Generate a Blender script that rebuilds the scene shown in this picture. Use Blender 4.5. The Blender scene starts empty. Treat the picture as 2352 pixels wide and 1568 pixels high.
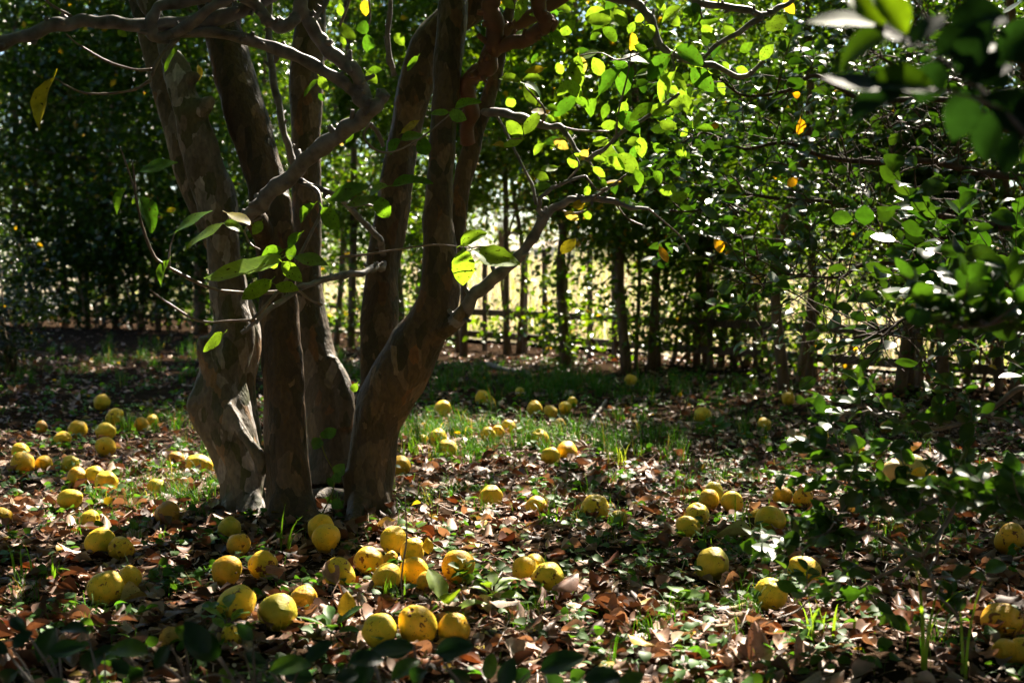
import bpy, math, random
import numpy as np
from mathutils import Vector, Matrix, noise

random.seed(7)
rng = np.random.default_rng(11)
S = bpy.context.scene
C = S.collection

# ------------------------------------------------------------------ camera
CAM_H = 0.95
F = 2940.0                       # focal length in units of a 2352 px wide picture
CX, CY = 1176.0, 784.0
HOR = 615.6
PITCH = math.atan((CY - HOR) / F)
cam_d = bpy.data.cameras.new('camera')
cam_d.sensor_width = 36.0
cam_d.lens = 36.0 * F / 2352.0
cam_d.clip_start = 0.05
cam_d.clip_end = 2000.0
cam_d.dof.use_dof = True
cam_d.dof.focus_distance = 4.4
cam_d.dof.aperture_fstop = 3.5
cam_d.dof.aperture_blades = 9
cam = bpy.data.objects.new('camera', cam_d)
C.objects.link(cam)
cam.location = (0, 0, CAM_H)
cam.rotation_euler = (math.pi / 2 - PITCH, 0, 0)
S.camera = cam

# ------------------------------------------------------------------ sky, sun, exposure
SUN_AZ = math.radians(22.0)      # to the right of the view direction, behind the tree
SUN_EL = math.radians(44.0)
W = bpy.data.worlds.new('World')
S.world = W
W.use_nodes = True
wn = W.node_tree.nodes
wl = W.node_tree.links
sky = wn.new('ShaderNodeTexSky')
sky.sky_type = 'NISHITA'
sky.sun_disc = False
sky.sun_elevation = SUN_EL
sky.sun_rotation = SUN_AZ
sky.air_density = 1.0
sky.dust_density = 0.2
sky.ozone_density = 1.0
bg = wn['Background']
bg.inputs['Strength'].default_value = 0.05
wl.new(sky.outputs['Color'], bg.inputs['Color'])

sun_d = bpy.data.lights.new('sun', 'SUN')
sun_d.energy = 5.0
sun_d.angle = math.radians(0.53)
sun_d.color = (1.0, 0.89, 0.74)
sun = bpy.data.objects.new('sun', sun_d)
C.objects.link(sun)
to_sun = Vector((math.sin(SUN_AZ) * math.cos(SUN_EL), math.cos(SUN_AZ) * math.cos(SUN_EL), math.sin(SUN_EL)))
sun.rotation_euler = to_sun.to_track_quat('Z', 'Y').to_euler()
sun.location = to_sun * 60

S.view_settings.view_transform = 'Standard'
S.view_settings.look = 'None'
S.view_settings.exposure = 2.3
S.view_settings.gamma = 1.0
S.view_settings.use_curve_mapping = False
S.render.engine = 'CYCLES'
S.cycles.use_denoising = True
S.cycles.denoiser = 'OPENIMAGEDENOISE'
S.cycles.max_bounces = 5
S.cycles.diffuse_bounces = 1
S.cycles.glossy_bounces = 2
S.cycles.transmission_bounces = 2
S.cycles.transparent_max_bounces = 4
S.cycles.sample_clamp_indirect = 4.0
S.cycles.sample_clamp_direct = 0.0
S.cycles.use_adaptive_sampling = True
S.cycles.adaptive_threshold = 0.03
S.cycles.caustics_reflective = False
S.cycles.caustics_refractive = False

# ------------------------------------------------------------------ helpers: view geometry
SP, CP = math.sin(PITCH), math.cos(PITCH)

def ray(px, py):
    x = (px - CX) / F
    y = -(py - CY) / F
    return np.array([x, CP + y * SP, -SP + y * CP])

def at(px, py, depth):
    """Point whose distance from the camera along +Y is depth."""
    d = ray(px, py)
    return np.array([0, 0, CAM_H]) + d * (depth / d[1])

def on_ground(px, py, z=0.0):
    d = ray(px, py)
    return np.array([0, 0, CAM_H]) + d * ((z - CAM_H) / d[2])

# ------------------------------------------------------------------ helpers: objects
def link(name, data, parent=None, kind=None):
    o = bpy.data.objects.new(name, data)
    C.objects.link(o)
    if parent is not None:
        o.parent = parent
    if kind:
        o['kind'] = kind
    return o

def thing(name, label, cat, loc=(0, 0, 0), group=None):
    o = bpy.data.objects.new(name, None)
    o.empty_display_size = 0.1
    C.objects.link(o)
    o.location = Vector(loc)
    o['label'] = label
    o['category'] = cat
    if group:
        o['group'] = group
    return o

def tag(o, label, cat, group=None):
    o['label'] = label
    o['category'] = cat
    if group:
        o['group'] = group
    return o

def mesh_from(name, V, Fc, mat=None, smooth=True, col=None):
    """V (n,3); Fc list of faces or (m,k) array."""
    V = np.asarray(V, dtype=np.float32)
    me = bpy.data.meshes.new(name)
    if isinstance(Fc, np.ndarray):
        m, k = Fc.shape
        me.vertices.add(len(V))
        me.vertices.foreach_set('co', V.ravel())
        me.loops.add(m * k)
        me.loops.foreach_set('vertex_index', Fc.astype(np.int32).ravel())
        me.polygons.add(m)
        me.polygons.foreach_set('loop_start', np.arange(0, m * k, k, dtype=np.int32))
        me.polygons.foreach_set('loop_total', np.full(m, k, dtype=np.int32))
        me.update(calc_edges=True)
    else:
        me.from_pydata(V.tolist(), [], Fc)
        me.update()
    if smooth:
        me.polygons.foreach_set('use_smooth', np.ones(len(me.polygons), dtype=bool))
    if col is not None:
        a = me.attributes.new('tint', 'FLOAT_COLOR', 'POINT')
        c4 = np.ones((len(V), 4), dtype=np.float32)
        c4[:, :3] = col
        a.data.foreach_set('color', c4.ravel())
    if mat:
        me.materials.append(mat)
    return me

def local(me, origin):
    """Shift a mesh so that its parent may stand at origin."""
    me.transform(Matrix.Translation(-Vector(origin)))
    return me

def unit(v):
    v = np.asarray(v, dtype=float)
    return v / (np.linalg.norm(v, axis=-1, keepdims=True) + 1e-12)

def frames(ydir, nrm):
    """(N,3,3) rotation matrices with columns x, y, z: y along ydir, z near nrm."""
    y = unit(ydir)
    n = np.asarray(nrm, float)
    z = unit(n - (n * y).sum(-1, keepdims=True) * y)
    x = np.cross(y, z)
    return np.stack([x, y, z], axis=-1)

def scatter(name, templates, pos, R, scale, tint, mat, pick=None):
    """One mesh made of many copies of small templates (all of the same face size)."""
    N = len(pos)
    if pick is None:
        pick = rng.integers(0, len(templates), N)
    Vs, Fs, Cs, off = [], [], [], 0
    scale = np.asarray(scale, float)
    if scale.ndim == 1:
        scale = np.repeat(scale[:, None], 3, axis=1)
    for ti, (tv, tf) in enumerate(templates):
        ids = np.nonzero(pick == ti)[0]
        if len(ids) == 0:
            continue
        v = tv[None, :, :] * scale[ids][:, None, :]
        v = np.einsum('nij,nvj->nvi', R[ids], v) + pos[ids][:, None, :]
        k = tv.shape[0]
        f = tf[None, :, :] + (np.arange(len(ids)) * k)[:, None, None] + off
        Vs.append(v.reshape(-1, 3))
        Fs.append(f.reshape(-1, tf.shape[1]))
        Cs.append(np.repeat(tint[ids], k, axis=0))
        off += len(ids) * k
    return mesh_from(name, np.concatenate(Vs), np.concatenate(Fs), mat, True, np.concatenate(Cs))

# ------------------------------------------------------------------ leaf templates
def leaf_tpl(n=5, width=0.3, fold=0.25, bend=0.5, shape=0.8, cols=1, petiole=0.0, curl=0.0, wave=0.0, serr=0.0, seed=0, taper=1.0):
    """Leaf of unit length along +Y, blade normal +Z. Returns (verts, quads)."""
    r = random.Random(seed)
    xs = [i / cols for i in range(-cols, cols + 1)]
    V, Fq = [], []
    y = z = 0.0
    ph = r.uniform(0, 6)
    for i in range(n + 1):
        t = i / n
        a = bend * t
        if i:
            y += math.cos(a) / n
            z -= math.sin(a) / n
        tt = 0.02 + 0.96 * t
        w = width * (math.sin(math.pi * tt ** shape) ** 0.85) * taper
        if i == 0:
            w = width * 0.06
        if i == n:
            w = width * 0.03
        for x in xs:
            xw = x * w
            if serr and abs(x) == 1 and 0 < i < n:
                xw *= 1 + (serr if i % 2 else -serr)
            zz = fold * abs(xw) - curl * xw * xw / max(width, .01) * 2 + wave * math.sin(t * 9 + ph + x * 2) * abs(x)
            V.append((xw, y + zz * math.sin(a), z + zz * math.cos(a)))
    m = len(xs)
    for i in range(n):
        for j in range(m - 1):
            b = i * m + j
            Fq.append((b, b + 1, b + m + 1, b + m))
    if petiole > 0:
        b = len(V)
        pw = 0.012
        V += [(-pw, -petiole, petiole * .25), (pw, -petiole, petiole * .25), (pw, 0.01, 0), (-pw, 0.01, 0)]
        Fq.append((b, b + 1, b + 2, b + 3))
    return np.array(V, float), np.array(Fq, int)

def blade_tpl(n=4, width=0.02, bend=0.9, seed=0):
    V, Fq = [], []
    y = z = 0.0
    for i in range(n + 1):
        t = i / n
        a = bend * t ** 1.5
        if i:
            z += math.cos(a) / n
            y += math.sin(a) / n
        w = width * (1 - t ** 2.2) + 0.0008
        V += [(-w, y, z), (w, y, z)]
    for i in range(n):
        b = i * 2
        Fq.append((b, b + 1, b + 3, b + 2))
    return np.array(V, float), np.array(Fq, int)

# ------------------------------------------------------------------ materials
def new_mat(name):
    m = bpy.data.materials.new(name)
    m.use_nodes = True
    nt = m.node_tree
    for n in list(nt.nodes):
        nt.nodes.remove(n)
    out = nt.nodes.new('ShaderNodeOutputMaterial')
    return m, nt, out

def N(nt, t, **kw):
    n = nt.nodes.new(t)
    for k, v in kw.items():
        if k.startswith('i_'):
            n.inputs[k[2:].replace('_', ' ')].default_value = v
        else:
            setattr(n, k, v)
    return n

def mixc(nt, a, b, fac=None, blend='MIX', f=0.5):
    m = nt.nodes.new('ShaderNodeMix')
    m.data_type = 'RGBA'
    m.blend_type = blend
    m.inputs['Factor'].default_value = f
    for s, v in (('A', a), ('B', b)):
        idx = 6 if s == 'A' else 7
        if isinstance(v, (tuple, list)):
            m.inputs[idx].default_value = (*v[:3], 1)
        else:
            nt.links.new(v, m.inputs[idx])
    if fac is not None:
        nt.links.new(fac, m.inputs['Factor'])
    return m.outputs[2]

def ramp(nt, fac, stops, interp='LINEAR'):
    r = nt.nodes.new('ShaderNodeValToRGB')
    r.color_ramp.interpolation = interp
    e = r.color_ramp.elements
    while len(e) < len(stops):
        e.new(0.5)
    for el, (p, c) in zip(e, stops):
        el.position = p
        el.color = (*c, 1) if len(c) == 3 else c
    nt.links.new(fac, r.inputs['Fac'])
    return r.outputs['Color']

def leaf_mat(name, source='tint', rough=0.35, spec=0.5, trans=0.4, glow=(1.25, 1.2, 0.45), spots=0.0, spot_col=(0.03, 0.015, 0.005), veins=0.0, spot_scale=14.0):
    m, nt, out = new_mat(name)
    if source == 'tint':
        a = N(nt, 'ShaderNodeAttribute', attribute_name='tint')
        colr = a.outputs['Color']
    else:
        a = N(nt, 'ShaderNodeObjectInfo')
        colr = a.outputs['Color']
    tc = N(nt, 'ShaderNodeTexCoord')
    nz = N(nt, 'ShaderNodeTexNoise')
    nz.inputs['Scale'].default_value = 30.0
    nz.inputs['Detail'].default_value = 3.0
    vec = tc.outputs['Object']
    if source != 'tint':
        add = N(nt, 'ShaderNodeVectorMath', operation='ADD')
        nt.links.new(tc.outputs['Object'], add.inputs[0])
        mul = N(nt, 'ShaderNodeMath', operation='MULTIPLY')
        mul.inputs[1].default_value = 37.0
        nt.links.new(a.outputs['Random'], mul.inputs[0])
        nt.links.new(mul.outputs[0], add.inputs[1])
        vec = add.outputs[0]
        nz.inputs['Scale'].default_value = 5.0
    nt.links.new(vec, nz.inputs['Vector'])
    mott = ramp(nt, nz.outputs['Fac'], [(0.3, (0.75, 0.75, 0.75)), (0.7, (1.2, 1.2, 1.15))])
    c = mixc(nt, colr, mott, blend='MULTIPLY', f=1.0)
    if veins:
        sep = N(nt, 'ShaderNodeSeparateXYZ')
        nt.links.new(tc.outputs['Object'], sep.inputs[0])
        ab = N(nt, 'ShaderNodeMath', operation='ABSOLUTE')
        nt.links.new(sep.outputs['X'], ab.inputs[0])
        k = N(nt, 'ShaderNodeMath', operation='MULTIPLY_ADD')       # y - 0.8|x|
        k.inputs[1].default_value = -0.8
        nt.links.new(ab.outputs[0], k.inputs[0])
        nt.links.new(sep.outputs['Y'], k.inputs[2])
        sn = N(nt, 'ShaderNodeMath', operation='MULTIPLY')
        sn.inputs[1].default_value = 62.0
        nt.links.new(k.outputs[0], sn.inputs[0])
        s2 = N(nt, 'ShaderNodeMath', operation='SINE')
        nt.links.new(sn.outputs[0], s2.inputs[0])
        mid = N(nt, 'ShaderNodeMath', operation='LESS_THAN')
        mid.inputs[1].default_value = 0.012
        nt.links.new(ab.outputs[0], mid.inputs[0])
        vmask = ramp(nt, s2.outputs[0], [(0.86, (0, 0, 0)), (0.98, (1, 1, 1))])
        mx = N(nt, 'ShaderNodeMath', operation='MAXIMUM')
        nt.links.new(vmask, mx.inputs[0])
        nt.links.new(mid.outputs[0], mx.inputs[1])
        mv = N(nt, 'ShaderNodeMath', operation='MULTIPLY')
        mv.inputs[1].default_value = veins
        nt.links.new(mx.outputs[0], mv.inputs[0])
        lighter = mixc(nt, c, (1.35, 1.3, 1.2), blend='MULTIPLY', f=1.0)
        c = mixc(nt, c, lighter, fac=mv.outputs[0])
    if spots:
        n2 = N(nt, 'ShaderNodeTexNoise')
        n2.inputs['Scale'].default_value = spot_scale
        n2.inputs['Detail'].default_value = 1.0
        nt.links.new(vec, n2.inputs['Vector'])
        sm = ramp(nt, n2.outputs['Fac'], [(0.70 - spots * 0.1, (0, 0, 0)), (0.73 - spots * 0.1, (1, 1, 1))])
        c = mixc(nt, c, spot_col, fac=sm)
    p = N(nt, 'ShaderNodeBsdfPrincipled')
    p.inputs['Roughness'].default_value = rough
    p.inputs['Specular IOR Level'].default_value = spec
    nt.links.new(c, p.inputs['Base Color'])
    tr = N(nt, 'ShaderNodeBsdfTranslucent')
    tcol = mixc(nt, c, glow, blend='MULTIPLY', f=1.0)
    nt.links.new(tcol, tr.inputs['Color'])
    mx = N(nt, 'ShaderNodeMixShader')
    mx.inputs['Fac'].default_value = trans
    nt.links.new(p.outputs[0], mx.inputs[1])
    nt.links.new(tr.outputs[0], mx.inputs[2])
    nt.links.new(mx.outputs[0], out.inputs['Surface'])
    return m

M_qleaf = leaf_mat('quince_leaf_green', 'object', rough=0.45, spec=0.2, trans=0.55, glow=(1.6, 1.6, 0.5), spots=0.28, veins=0.5)
M_qcrown = leaf_mat('quince_crown_green', 'tint', rough=0.42, spec=0.45, trans=0.5, glow=(1.9, 1.75, 0.35))
M_sleaf = leaf_mat('shrub_leaf_green', 'object', rough=0.36, spec=0.4, trans=0.36, glow=(1.9, 1.8, 0.3), veins=0.3)
M_sfol = leaf_mat('shrub_foliage_green', 'tint', rough=0.36, spec=0.4, trans=0.36, glow=(1.9, 1.8, 0.3))
M_hedge = leaf_mat('hedge_foliage_green', 'tint', rough=0.3, spec=0.5, trans=0.5, glow=(2.2, 1.9, 0.25))
M_far = leaf_mat('far_foliage_green', 'tint', rough=0.5, spec=0.2, trans=0.4, glow=(1.5, 1.5, 0.4))
M_dead = leaf_mat('dead_leaf_brown', 'tint', rough=0.5, spec=0.22, trans=0.14, glow=(1.4, 0.9, 0.5))
M_deadobj = leaf_mat('dead_leaf_brown_single', 'object', rough=0.5, spec=0.22, trans=0.14, glow=(1.4, 0.9, 0.5), spots=0.15, veins=0.35, spot_col=(0.05, 0.025, 0.015))
M_grass = leaf_mat('grass_green', 'tint', rough=0.5, spec=0.2, trans=0.4, glow=(1.6, 1.6, 0.4))
M_mgrass = leaf_mat('meadow_grass_pale', 'tint', rough=0.5, spec=0.3, trans=0.45, glow=(1.15, 1.1, 0.85))
M_weed = leaf_mat('weed_leaf_green', 'object', rough=0.45, spec=0.25, trans=0.4, glow=(1.6, 1.6, 0.35), veins=0.4)

def bark_patch_mat():
    m, nt, out = new_mat('quince_flaking_bark')
    tc = N(nt, 'ShaderNodeTexCoord')
    mp = N(nt, 'ShaderNodeMapping')
    mp.inputs['Scale'].default_value = (1, 1, 0.5)
    nt.links.new(tc.outputs['Object'], mp.inputs['Vector'])
    # warp the lookup so the flakes get wavy outlines
    wz = N(nt, 'ShaderNodeTexNoise')
    wz.inputs['Scale'].default_value = 22.0
    wz.inputs['Detail'].default_value = 3.0
    nt.links.new(mp.outputs[0], wz.inputs['Vector'])
    wa = N(nt, 'ShaderNodeVectorMath', operation='MULTIPLY_ADD')
    wa.inputs[1].default_value = (0.05, 0.05, 0.05)
    nt.links.new(wz.outputs['Color'], wa.inputs[0])
    nt.links.new(mp.outputs[0], wa.inputs[2])
    oi = N(nt, 'ShaderNodeObjectInfo')
    v1 = N(nt, 'ShaderNodeTexVoronoi')
    v1.inputs['Scale'].default_value = 25.0
    v1.inputs['Randomness'].default_value = 1.0
    nt.links.new(wa.outputs[0], v1.inputs['Vector'])
    sp = N(nt, 'ShaderNodeSeparateColor')
    nt.links.new(v1.outputs['Color'], sp.inputs[0])
    v2 = N(nt, 'ShaderNodeTexVoronoi')
    v2.inputs['Scale'].default_value = 11.0
    nt.links.new(wa.outputs[0], v2.inputs['Vector'])
    sp2 = N(nt, 'ShaderNodeSeparateColor')
    nt.links.new(v2.outputs['Color'], sp2.inputs[0])
    base = ramp(nt, sp.outputs[0], [(0.0, (0.062, 0.049, 0.032)), (0.42, (0.030, 0.029, 0.012)), (0.60, (0.112, 0.093, 0.072)),
                                    (0.74, (0.053, 0.042, 0.026)), (0.91, (0.105, 0.062, 0.03)), (0.955, (0.15, 0.13, 0.106))], 'CONSTANT')
    big = ramp(nt, sp2.outputs[0], [(0.0, (1.0, 1.0, 1.0)), (0.5, (1.25, 1.2, 1.15)), (0.8, (0.72, 0.72, 0.7))], 'CONSTANT')
    base = mixc(nt, base, big, blend='MULTIPLY', f=1.0)
    base = mixc(nt, base, oi.outputs['Color'], blend='MULTIPLY', f=1.0)
    step = sp.outputs[0]
    n2 = N(nt, 'ShaderNodeTexNoise')
    n2.inputs['Scale'].default_value = 3.0
    n2.inputs['Detail'].default_value = 4.0
    nt.links.new(tc.outputs['Object'], n2.inputs['Vector'])
    c = mixc(nt, base, (0.05, 0.037, 0.022), fac=ramp(nt, n2.outputs['Fac'], [(0.45, (0, 0, 0)), (0.75, (0.4, 0.4, 0.4))]))
    n3 = N(nt, 'ShaderNodeTexNoise')
    n3.inputs['Scale'].default_value = 75.0
    n3.inputs['Detail'].default_value = 5.0
    nt.links.new(mp.outputs[0], n3.inputs['Vector'])
    c = mixc(nt, c, ramp(nt, n3.outputs['Fac'], [(0.3, (0.68, 0.68, 0.68)), (0.7, (1.25, 1.25, 1.25))]), blend='MULTIPLY', f=1.0)
    p = N(nt, 'ShaderNodeBsdfPrincipled')
    p.inputs['Roughness'].default_value = 0.62
    p.inputs['Specular IOR Level'].default_value = 0.35
    nt.links.new(c, p.inputs['Base Color'])
    vd = N(nt, 'ShaderNodeMath', operation='MULTIPLY_ADD')
    vd.inputs[1].default_value = 0.6
    nt.links.new(step, vd.inputs[0])
    nt.links.new(n3.outputs['Fac'], vd.inputs[2])
    b = N(nt, 'ShaderNodeBump')
    b.inputs['Strength'].default_value = 0.6
    b.inputs['Distance'].default_value = 0.012
    nt.links.new(vd.outputs[0], b.inputs['Height'])
    nt.links.new(b.outputs[0], p.inputs['Normal'])
    nt.links.new(p.outputs[0], out.inputs['Surface'])
    return m

def rough_mat(name, c1, c2, scale=12.0, stretch=(1, 1, 1), rough=0.8, bump=0.5, dist=0.02, spec=0.3):
    m, nt, out = new_mat(name)
    tc = N(nt, 'ShaderNodeTexCoord')
    mp = N(nt, 'ShaderNodeMapping')
    mp.inputs['Scale'].default_value = stretch
    nt.links.new(tc.outputs['Object'], mp.inputs['Vector'])
    n = N(nt, 'ShaderNodeTexNoise')
    n.inputs['Scale'].default_value = scale
    n.inputs['Detail'].default_value = 6.0
    nt.links.new(mp.outputs[0], n.inputs['Vector'])
    c = ramp(nt, n.outputs['Fac'], [(0.3, c1), (0.7, c2)])
    p = N(nt, 'ShaderNodeBsdfPrincipled')
    p.inputs['Roughness'].default_value = rough
    p.inputs['Specular IOR Level'].default_value = spec
    nt.links.new(c, p.inputs['Base Color'])
    b = N(nt, 'ShaderNodeBump')
    b.inputs['Strength'].default_value = bump
    b.inputs['Distance'].default_value = dist
    nt.links.new(n.outputs['Fac'], b.inputs['Height'])
    nt.links.new(b.outputs[0], p.inputs['Normal'])
    nt.links.new(p.outputs[0], out.inputs['Surface'])
    return m

M_bark = bark_patch_mat()
M_branch = rough_mat('branch_grey_bark', (0.06, 0.055, 0.053), (0.21, 0.195, 0.19), 22, (1, 1, 1), 0.6, 0.5, 0.008, 0.4)
M_redbranch = rough_mat('branch_rust_bark', (0.075, 0.032, 0.017), (0.16, 0.075, 0.045), 10, (1, 1, 1), 0.6, 0.4, 0.008, 0.35)
M_twig = rough_mat('twig_brown_bark', (0.09, 0.065, 0.05), (0.22, 0.17, 0.14), 40, (1, 1, 1), 0.5, 0.4, 0.003, 0.5)
M_stwig = rough_mat('shrub_twig_bark', (0.035, 0.025, 0.018), (0.10, 0.07, 0.05), 40, (1, 1, 1), 0.8, 0.4, 0.003, 0.15)
M_hbark = rough_mat('hedge_trunk_bark', (0.06, 0.036, 0.02), (0.18, 0.115, 0.066), 18, (1, 1, 0.35), 0.75, 0.6, 0.015)
M_wood = rough_mat('fence_weathered_wood', (0.055, 0.035, 0.025), (0.14, 0.09, 0.065), 22, (1, 1, 0.2), 0.7, 0.4, 0.008)
M_soil = rough_mat('forest_soil', (0.012, 0.008, 0.005), (0.048, 0.031, 0.02), 9, (1, 1, 1), 1.0, 0.9, 0.05, 0.0)
M_meadow = rough_mat('dry_meadow_soil', (0.26, 0.22, 0.13), (0.48, 0.40, 0.29), 2.5, (1, 1, 1), 0.9, 0.5, 0.05, 0.2)
M_calyx = rough_mat('fruit_calyx_brown', (0.02, 0.012, 0.006), (0.09, 0.05, 0.02), 60, (1, 1, 1), 0.8, 0.5, 0.003)

def fruit_mat():
    m, nt, out = new_mat('quince_skin_yellow')
    oi = N(nt, 'ShaderNodeObjectInfo')
    tc = N(nt, 'ShaderNodeTexCoord')
    mul = N(nt, 'ShaderNodeMath', operation='MULTIPLY')
    mul.inputs[1].default_value = 53.0
    nt.links.new(oi.outputs['Random'], mul.inputs[0])
    add = N(nt, 'ShaderNodeVectorMath', operation='ADD')
    nt.links.new(tc.outputs['Object'], add.inputs[0])
    nt.links.new(mul.outputs[0], add.inputs[1])
    n1 = N(nt, 'ShaderNodeTexNoise')
    n1.inputs['Scale'].default_value = 1.3
    n1.inputs['Detail'].default_value = 2
    nt.links.new(add.outputs[0], n1.inputs['Vector'])
    c = mixc(nt, oi.outputs['Color'], ramp(nt, n1.outputs['Fac'], [(0.35, (0.78, 0.86, 0.75)), (0.65, (1.1, 1.0, 1.0))]), blend='MULTIPLY', f=1.0)
    # bruises: blotches, and fine scratches and specks
    n2 = N(nt, 'ShaderNodeTexNoise')
    n2.inputs['Scale'].default_value = 2.1
    n2.inputs['Detail'].default_value = 5
    n2.inputs['Roughness'].default_value = 0.62
    nt.links.new(add.outputs[0], n2.inputs['Vector'])
    sh = N(nt, 'ShaderNodeMath', operation='MULTIPLY_ADD')
    sh.inputs[1].default_value = 0.17
    nt.links.new(oi.outputs['Random'], sh.inputs[0])
    nt.links.new(n2.outputs['Fac'], sh.inputs[2])
    bl = ramp(nt, sh.outputs[0], [(0.742, (0, 0, 0)), (0.762, (1, 1, 1))])
    c = mixc(nt, c, (0.16, 0.055, 0.012), fac=bl)
    n3 = N(nt, 'ShaderNodeTexNoise')
    n3.inputs['Scale'].default_value = 9.0
    n3.inputs['Detail'].default_value = 2
    nt.links.new(add.outputs[0], n3.inputs['Vector'])
    sp = ramp(nt, n3.outputs['Fac'], [(0.685, (0, 0, 0)), (0.71, (0.85, 0.85, 0.85))])
    c = mixc(nt, c, (0.10, 0.045, 0.012), fac=sp)
    mp = N(nt, 'ShaderNodeMapping')
    mp.inputs['Scale'].default_value = (2.2, 11, 2.2)
    mp.inputs['Rotation'].default_value = (0.4, 0.7, 0.5)
    nt.links.new(add.outputs[0], mp.inputs['Vector'])
    n4 = N(nt, 'ShaderNodeTexNoise')
    n4.inputs['Scale'].default_value = 1.6
    nt.links.new(mp.outputs[0], n4.inputs['Vector'])
    sc = ramp(nt, n4.outputs['Fac'], [(0.70, (0, 0, 0)), (0.72, (0.8, 0.8, 0.8))])
    c = mixc(nt, c, (0.12, 0.05, 0.012), fac=sc)
    p = N(nt, 'ShaderNodeBsdfPrincipled')
    p.inputs['Roughness'].default_value = 0.5
    p.inputs['Specular IOR Level'].default_value = 0.28
    nt.links.new(c, p.inputs['Base Color'])
    b = N(nt, 'ShaderNodeBump')
    b.inputs['Strength'].default_value = 0.25
    b.inputs['Distance'].default_value = 0.05
    nt.links.new(n2.outputs['Fac'], b.inputs['Height'])
    nt.links.new(b.outputs[0], p.inputs['Normal'])
    nt.links.new(p.outputs[0], out.inputs['Surface'])
    return m
M_fruit = fruit_mat()

# ------------------------------------------------------------------ tubes
def catmull(P, sub):
    P = np.asarray(P, float)
    if len(P) == 2:
        t = np.linspace(0, 1, sub + 1)[:, None]
        return P[0] * (1 - t) + P[1] * t
    Q = np.vstack([2 * P[0] - P[1], P, 2 * P[-1] - P[-2]])
    out = []
    for i in range(1, len(Q) - 2):
        p0, p1, p2, p3 = Q[i - 1], Q[i], Q[i + 1], Q[i + 2]
        for k in range(sub):
            t = k / sub
            out.append(0.5 * ((2 * p1) + (-p0 + p2) * t + (2 * p0 - 5 * p1 + 4 * p2 - p3) * t * t + (-p0 + 3 * p1 - 3 * p2 + p3) * t ** 3))
    out.append(Q[-2])
    return np.array(out)

def tube_geo(P, R, sides=8, sub=4, flute=0.0, bump=0.0, bscale=6.0, seed=0.0, cap=True):
    PR = catmull(np.column_stack([P, R]), sub)
    pts, rad = PR[:, :3], np.maximum(PR[:, 3], 1e-4)
    n = len(pts)
    tan = np.gradient(pts, axis=0)
    tan = unit(tan)
    ref = np.array([0.0, 1.0, 0.0]) if abs(tan[0][1]) < 0.9 else np.array([1.0, 0, 0])
    V = []
    u = np.cross(tan[0], ref)
    u /= np.linalg.norm(u)
    for i in range(n):
        u = u - tan[i] * np.dot(u, tan[i])
        u /= np.linalg.norm(u) + 1e-12
        w = np.cross(tan[i], u)
        for s in range(sides):
            a = 2 * math.pi * s / sides
            r = rad[i]
            d = u * math.cos(a) + w * math.sin(a)
            if flute:
                r *= 1 + flute * (0.6 * math.cos(3 * a + seed + i * 0.05) + 0.4 * math.cos(5 * a + 2 * seed - i * 0.03))
            if bump:
                q = pts[i] + d * r
                r *= 1 + bump * noise.noise(Vector(q * bscale) + Vector((seed, seed, 0)))
            V.append(pts[i] + d * r)
    Fq = []
    for i in range(n - 1):
        for s in range(sides):
            a, b = i * sides + s, i * sides + (s + 1) % sides
            Fq.append((a, b, b + sides, a + sides))
    if cap:
        V.append(pts[0]); V.append(pts[-1])
        c0, c1 = len(V) - 2, len(V) - 1
        for s in range(sides):
            Fq.append((c0, (s + 1) % sides, s, c0)[:3] if False else (c0, (s + 1) % sides, s))
            e = (n - 1) * sides
            Fq.append((c1, e + s, e + (s + 1) % sides))
    return V, Fq

def tube(name, P, R, mat, parent=None, origin=None, **kw):
    V, Fq = tube_geo(P, R, **kw)
    me = mesh_from(name, V, [tuple(int(i) for i in f) for f in Fq], mat)
    if origin is not None:
        local(me, origin)
    return link(name, me, parent)

def pix_path(path):
    """[(px, py, width_px, depth)] -> points, radii"""
    P = np.array([at(p[0], p[1], p[3]) for p in path])
    R = np.array([p[2] * 0.5 * p[3] / F for p in path])
    return P, R

def many_tubes(name, paths, mat, parent=None, origin=None, sides=4, sub=2):
    Vs, Fs, off = [], [], 0
    for P, R in paths:
        V, Fq = tube_geo(P, R, sides=sides, sub=sub, cap=False)
        Vs += [tuple(v) for v in V]
        Fs += [tuple(int(i) + off for i in f) for f in Fq]
        off = len(Vs)
    me = mesh_from(name, Vs, np.array(Fs), mat)
    if origin is not None:
        local(me, origin)
    return link(name, me, parent)

# ================================================================== SETTING
def fence_y(x):
    return 14.6 - 1.3 * x
NF = np.array([1.3, 1.0]) / math.hypot(1.3, 1.0)      # points away beyond the fence
TF = np.array([1.0, -1.3]) / math.hypot(1.3, 1.0)     # along the fence, to the right
def fence_s(x, y):
    return (y - fence_y(x)) / math.hypot(1.3, 1.0)

def gz(x, y):
    return 0.030 * noise.noise(Vector((x * 1.1, y * 1.1, 0.3))) + 0.012 * noise.noise(Vector((x * 4, y * 4, 2.3)))

def grid_obj(name, xs, ys, zf, mat):
    V = [(x, y, zf(x, y)) for y in ys for x in xs]
    nx = len(xs)
    Fq = np.array([(j * nx + i, j * nx + i + 1, (j + 1) * nx + i + 1, (j + 1) * nx + i) for j in range(len(ys) - 1) for i in range(nx - 1)])
    return link(name, mesh_from(name, V, Fq, mat), None, 'structure')

xs = np.concatenate([np.linspace(-400, -12, 12)[:-1], np.linspace(-12, 12, 121), np.linspace(12, 400, 12)[1:]])
ys = np.concatenate([np.linspace(-200, -3, 8)[:-1], np.linspace(-3, 22, 126), np.linspace(22, 600, 14)[1:]])
def ground_z(x, y):
    return gz(x, y) if (-12 < x < 12 and -3 < y < 22) else 0.0
ground = grid_obj('ground', xs, ys, ground_z, M_soil)

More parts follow.
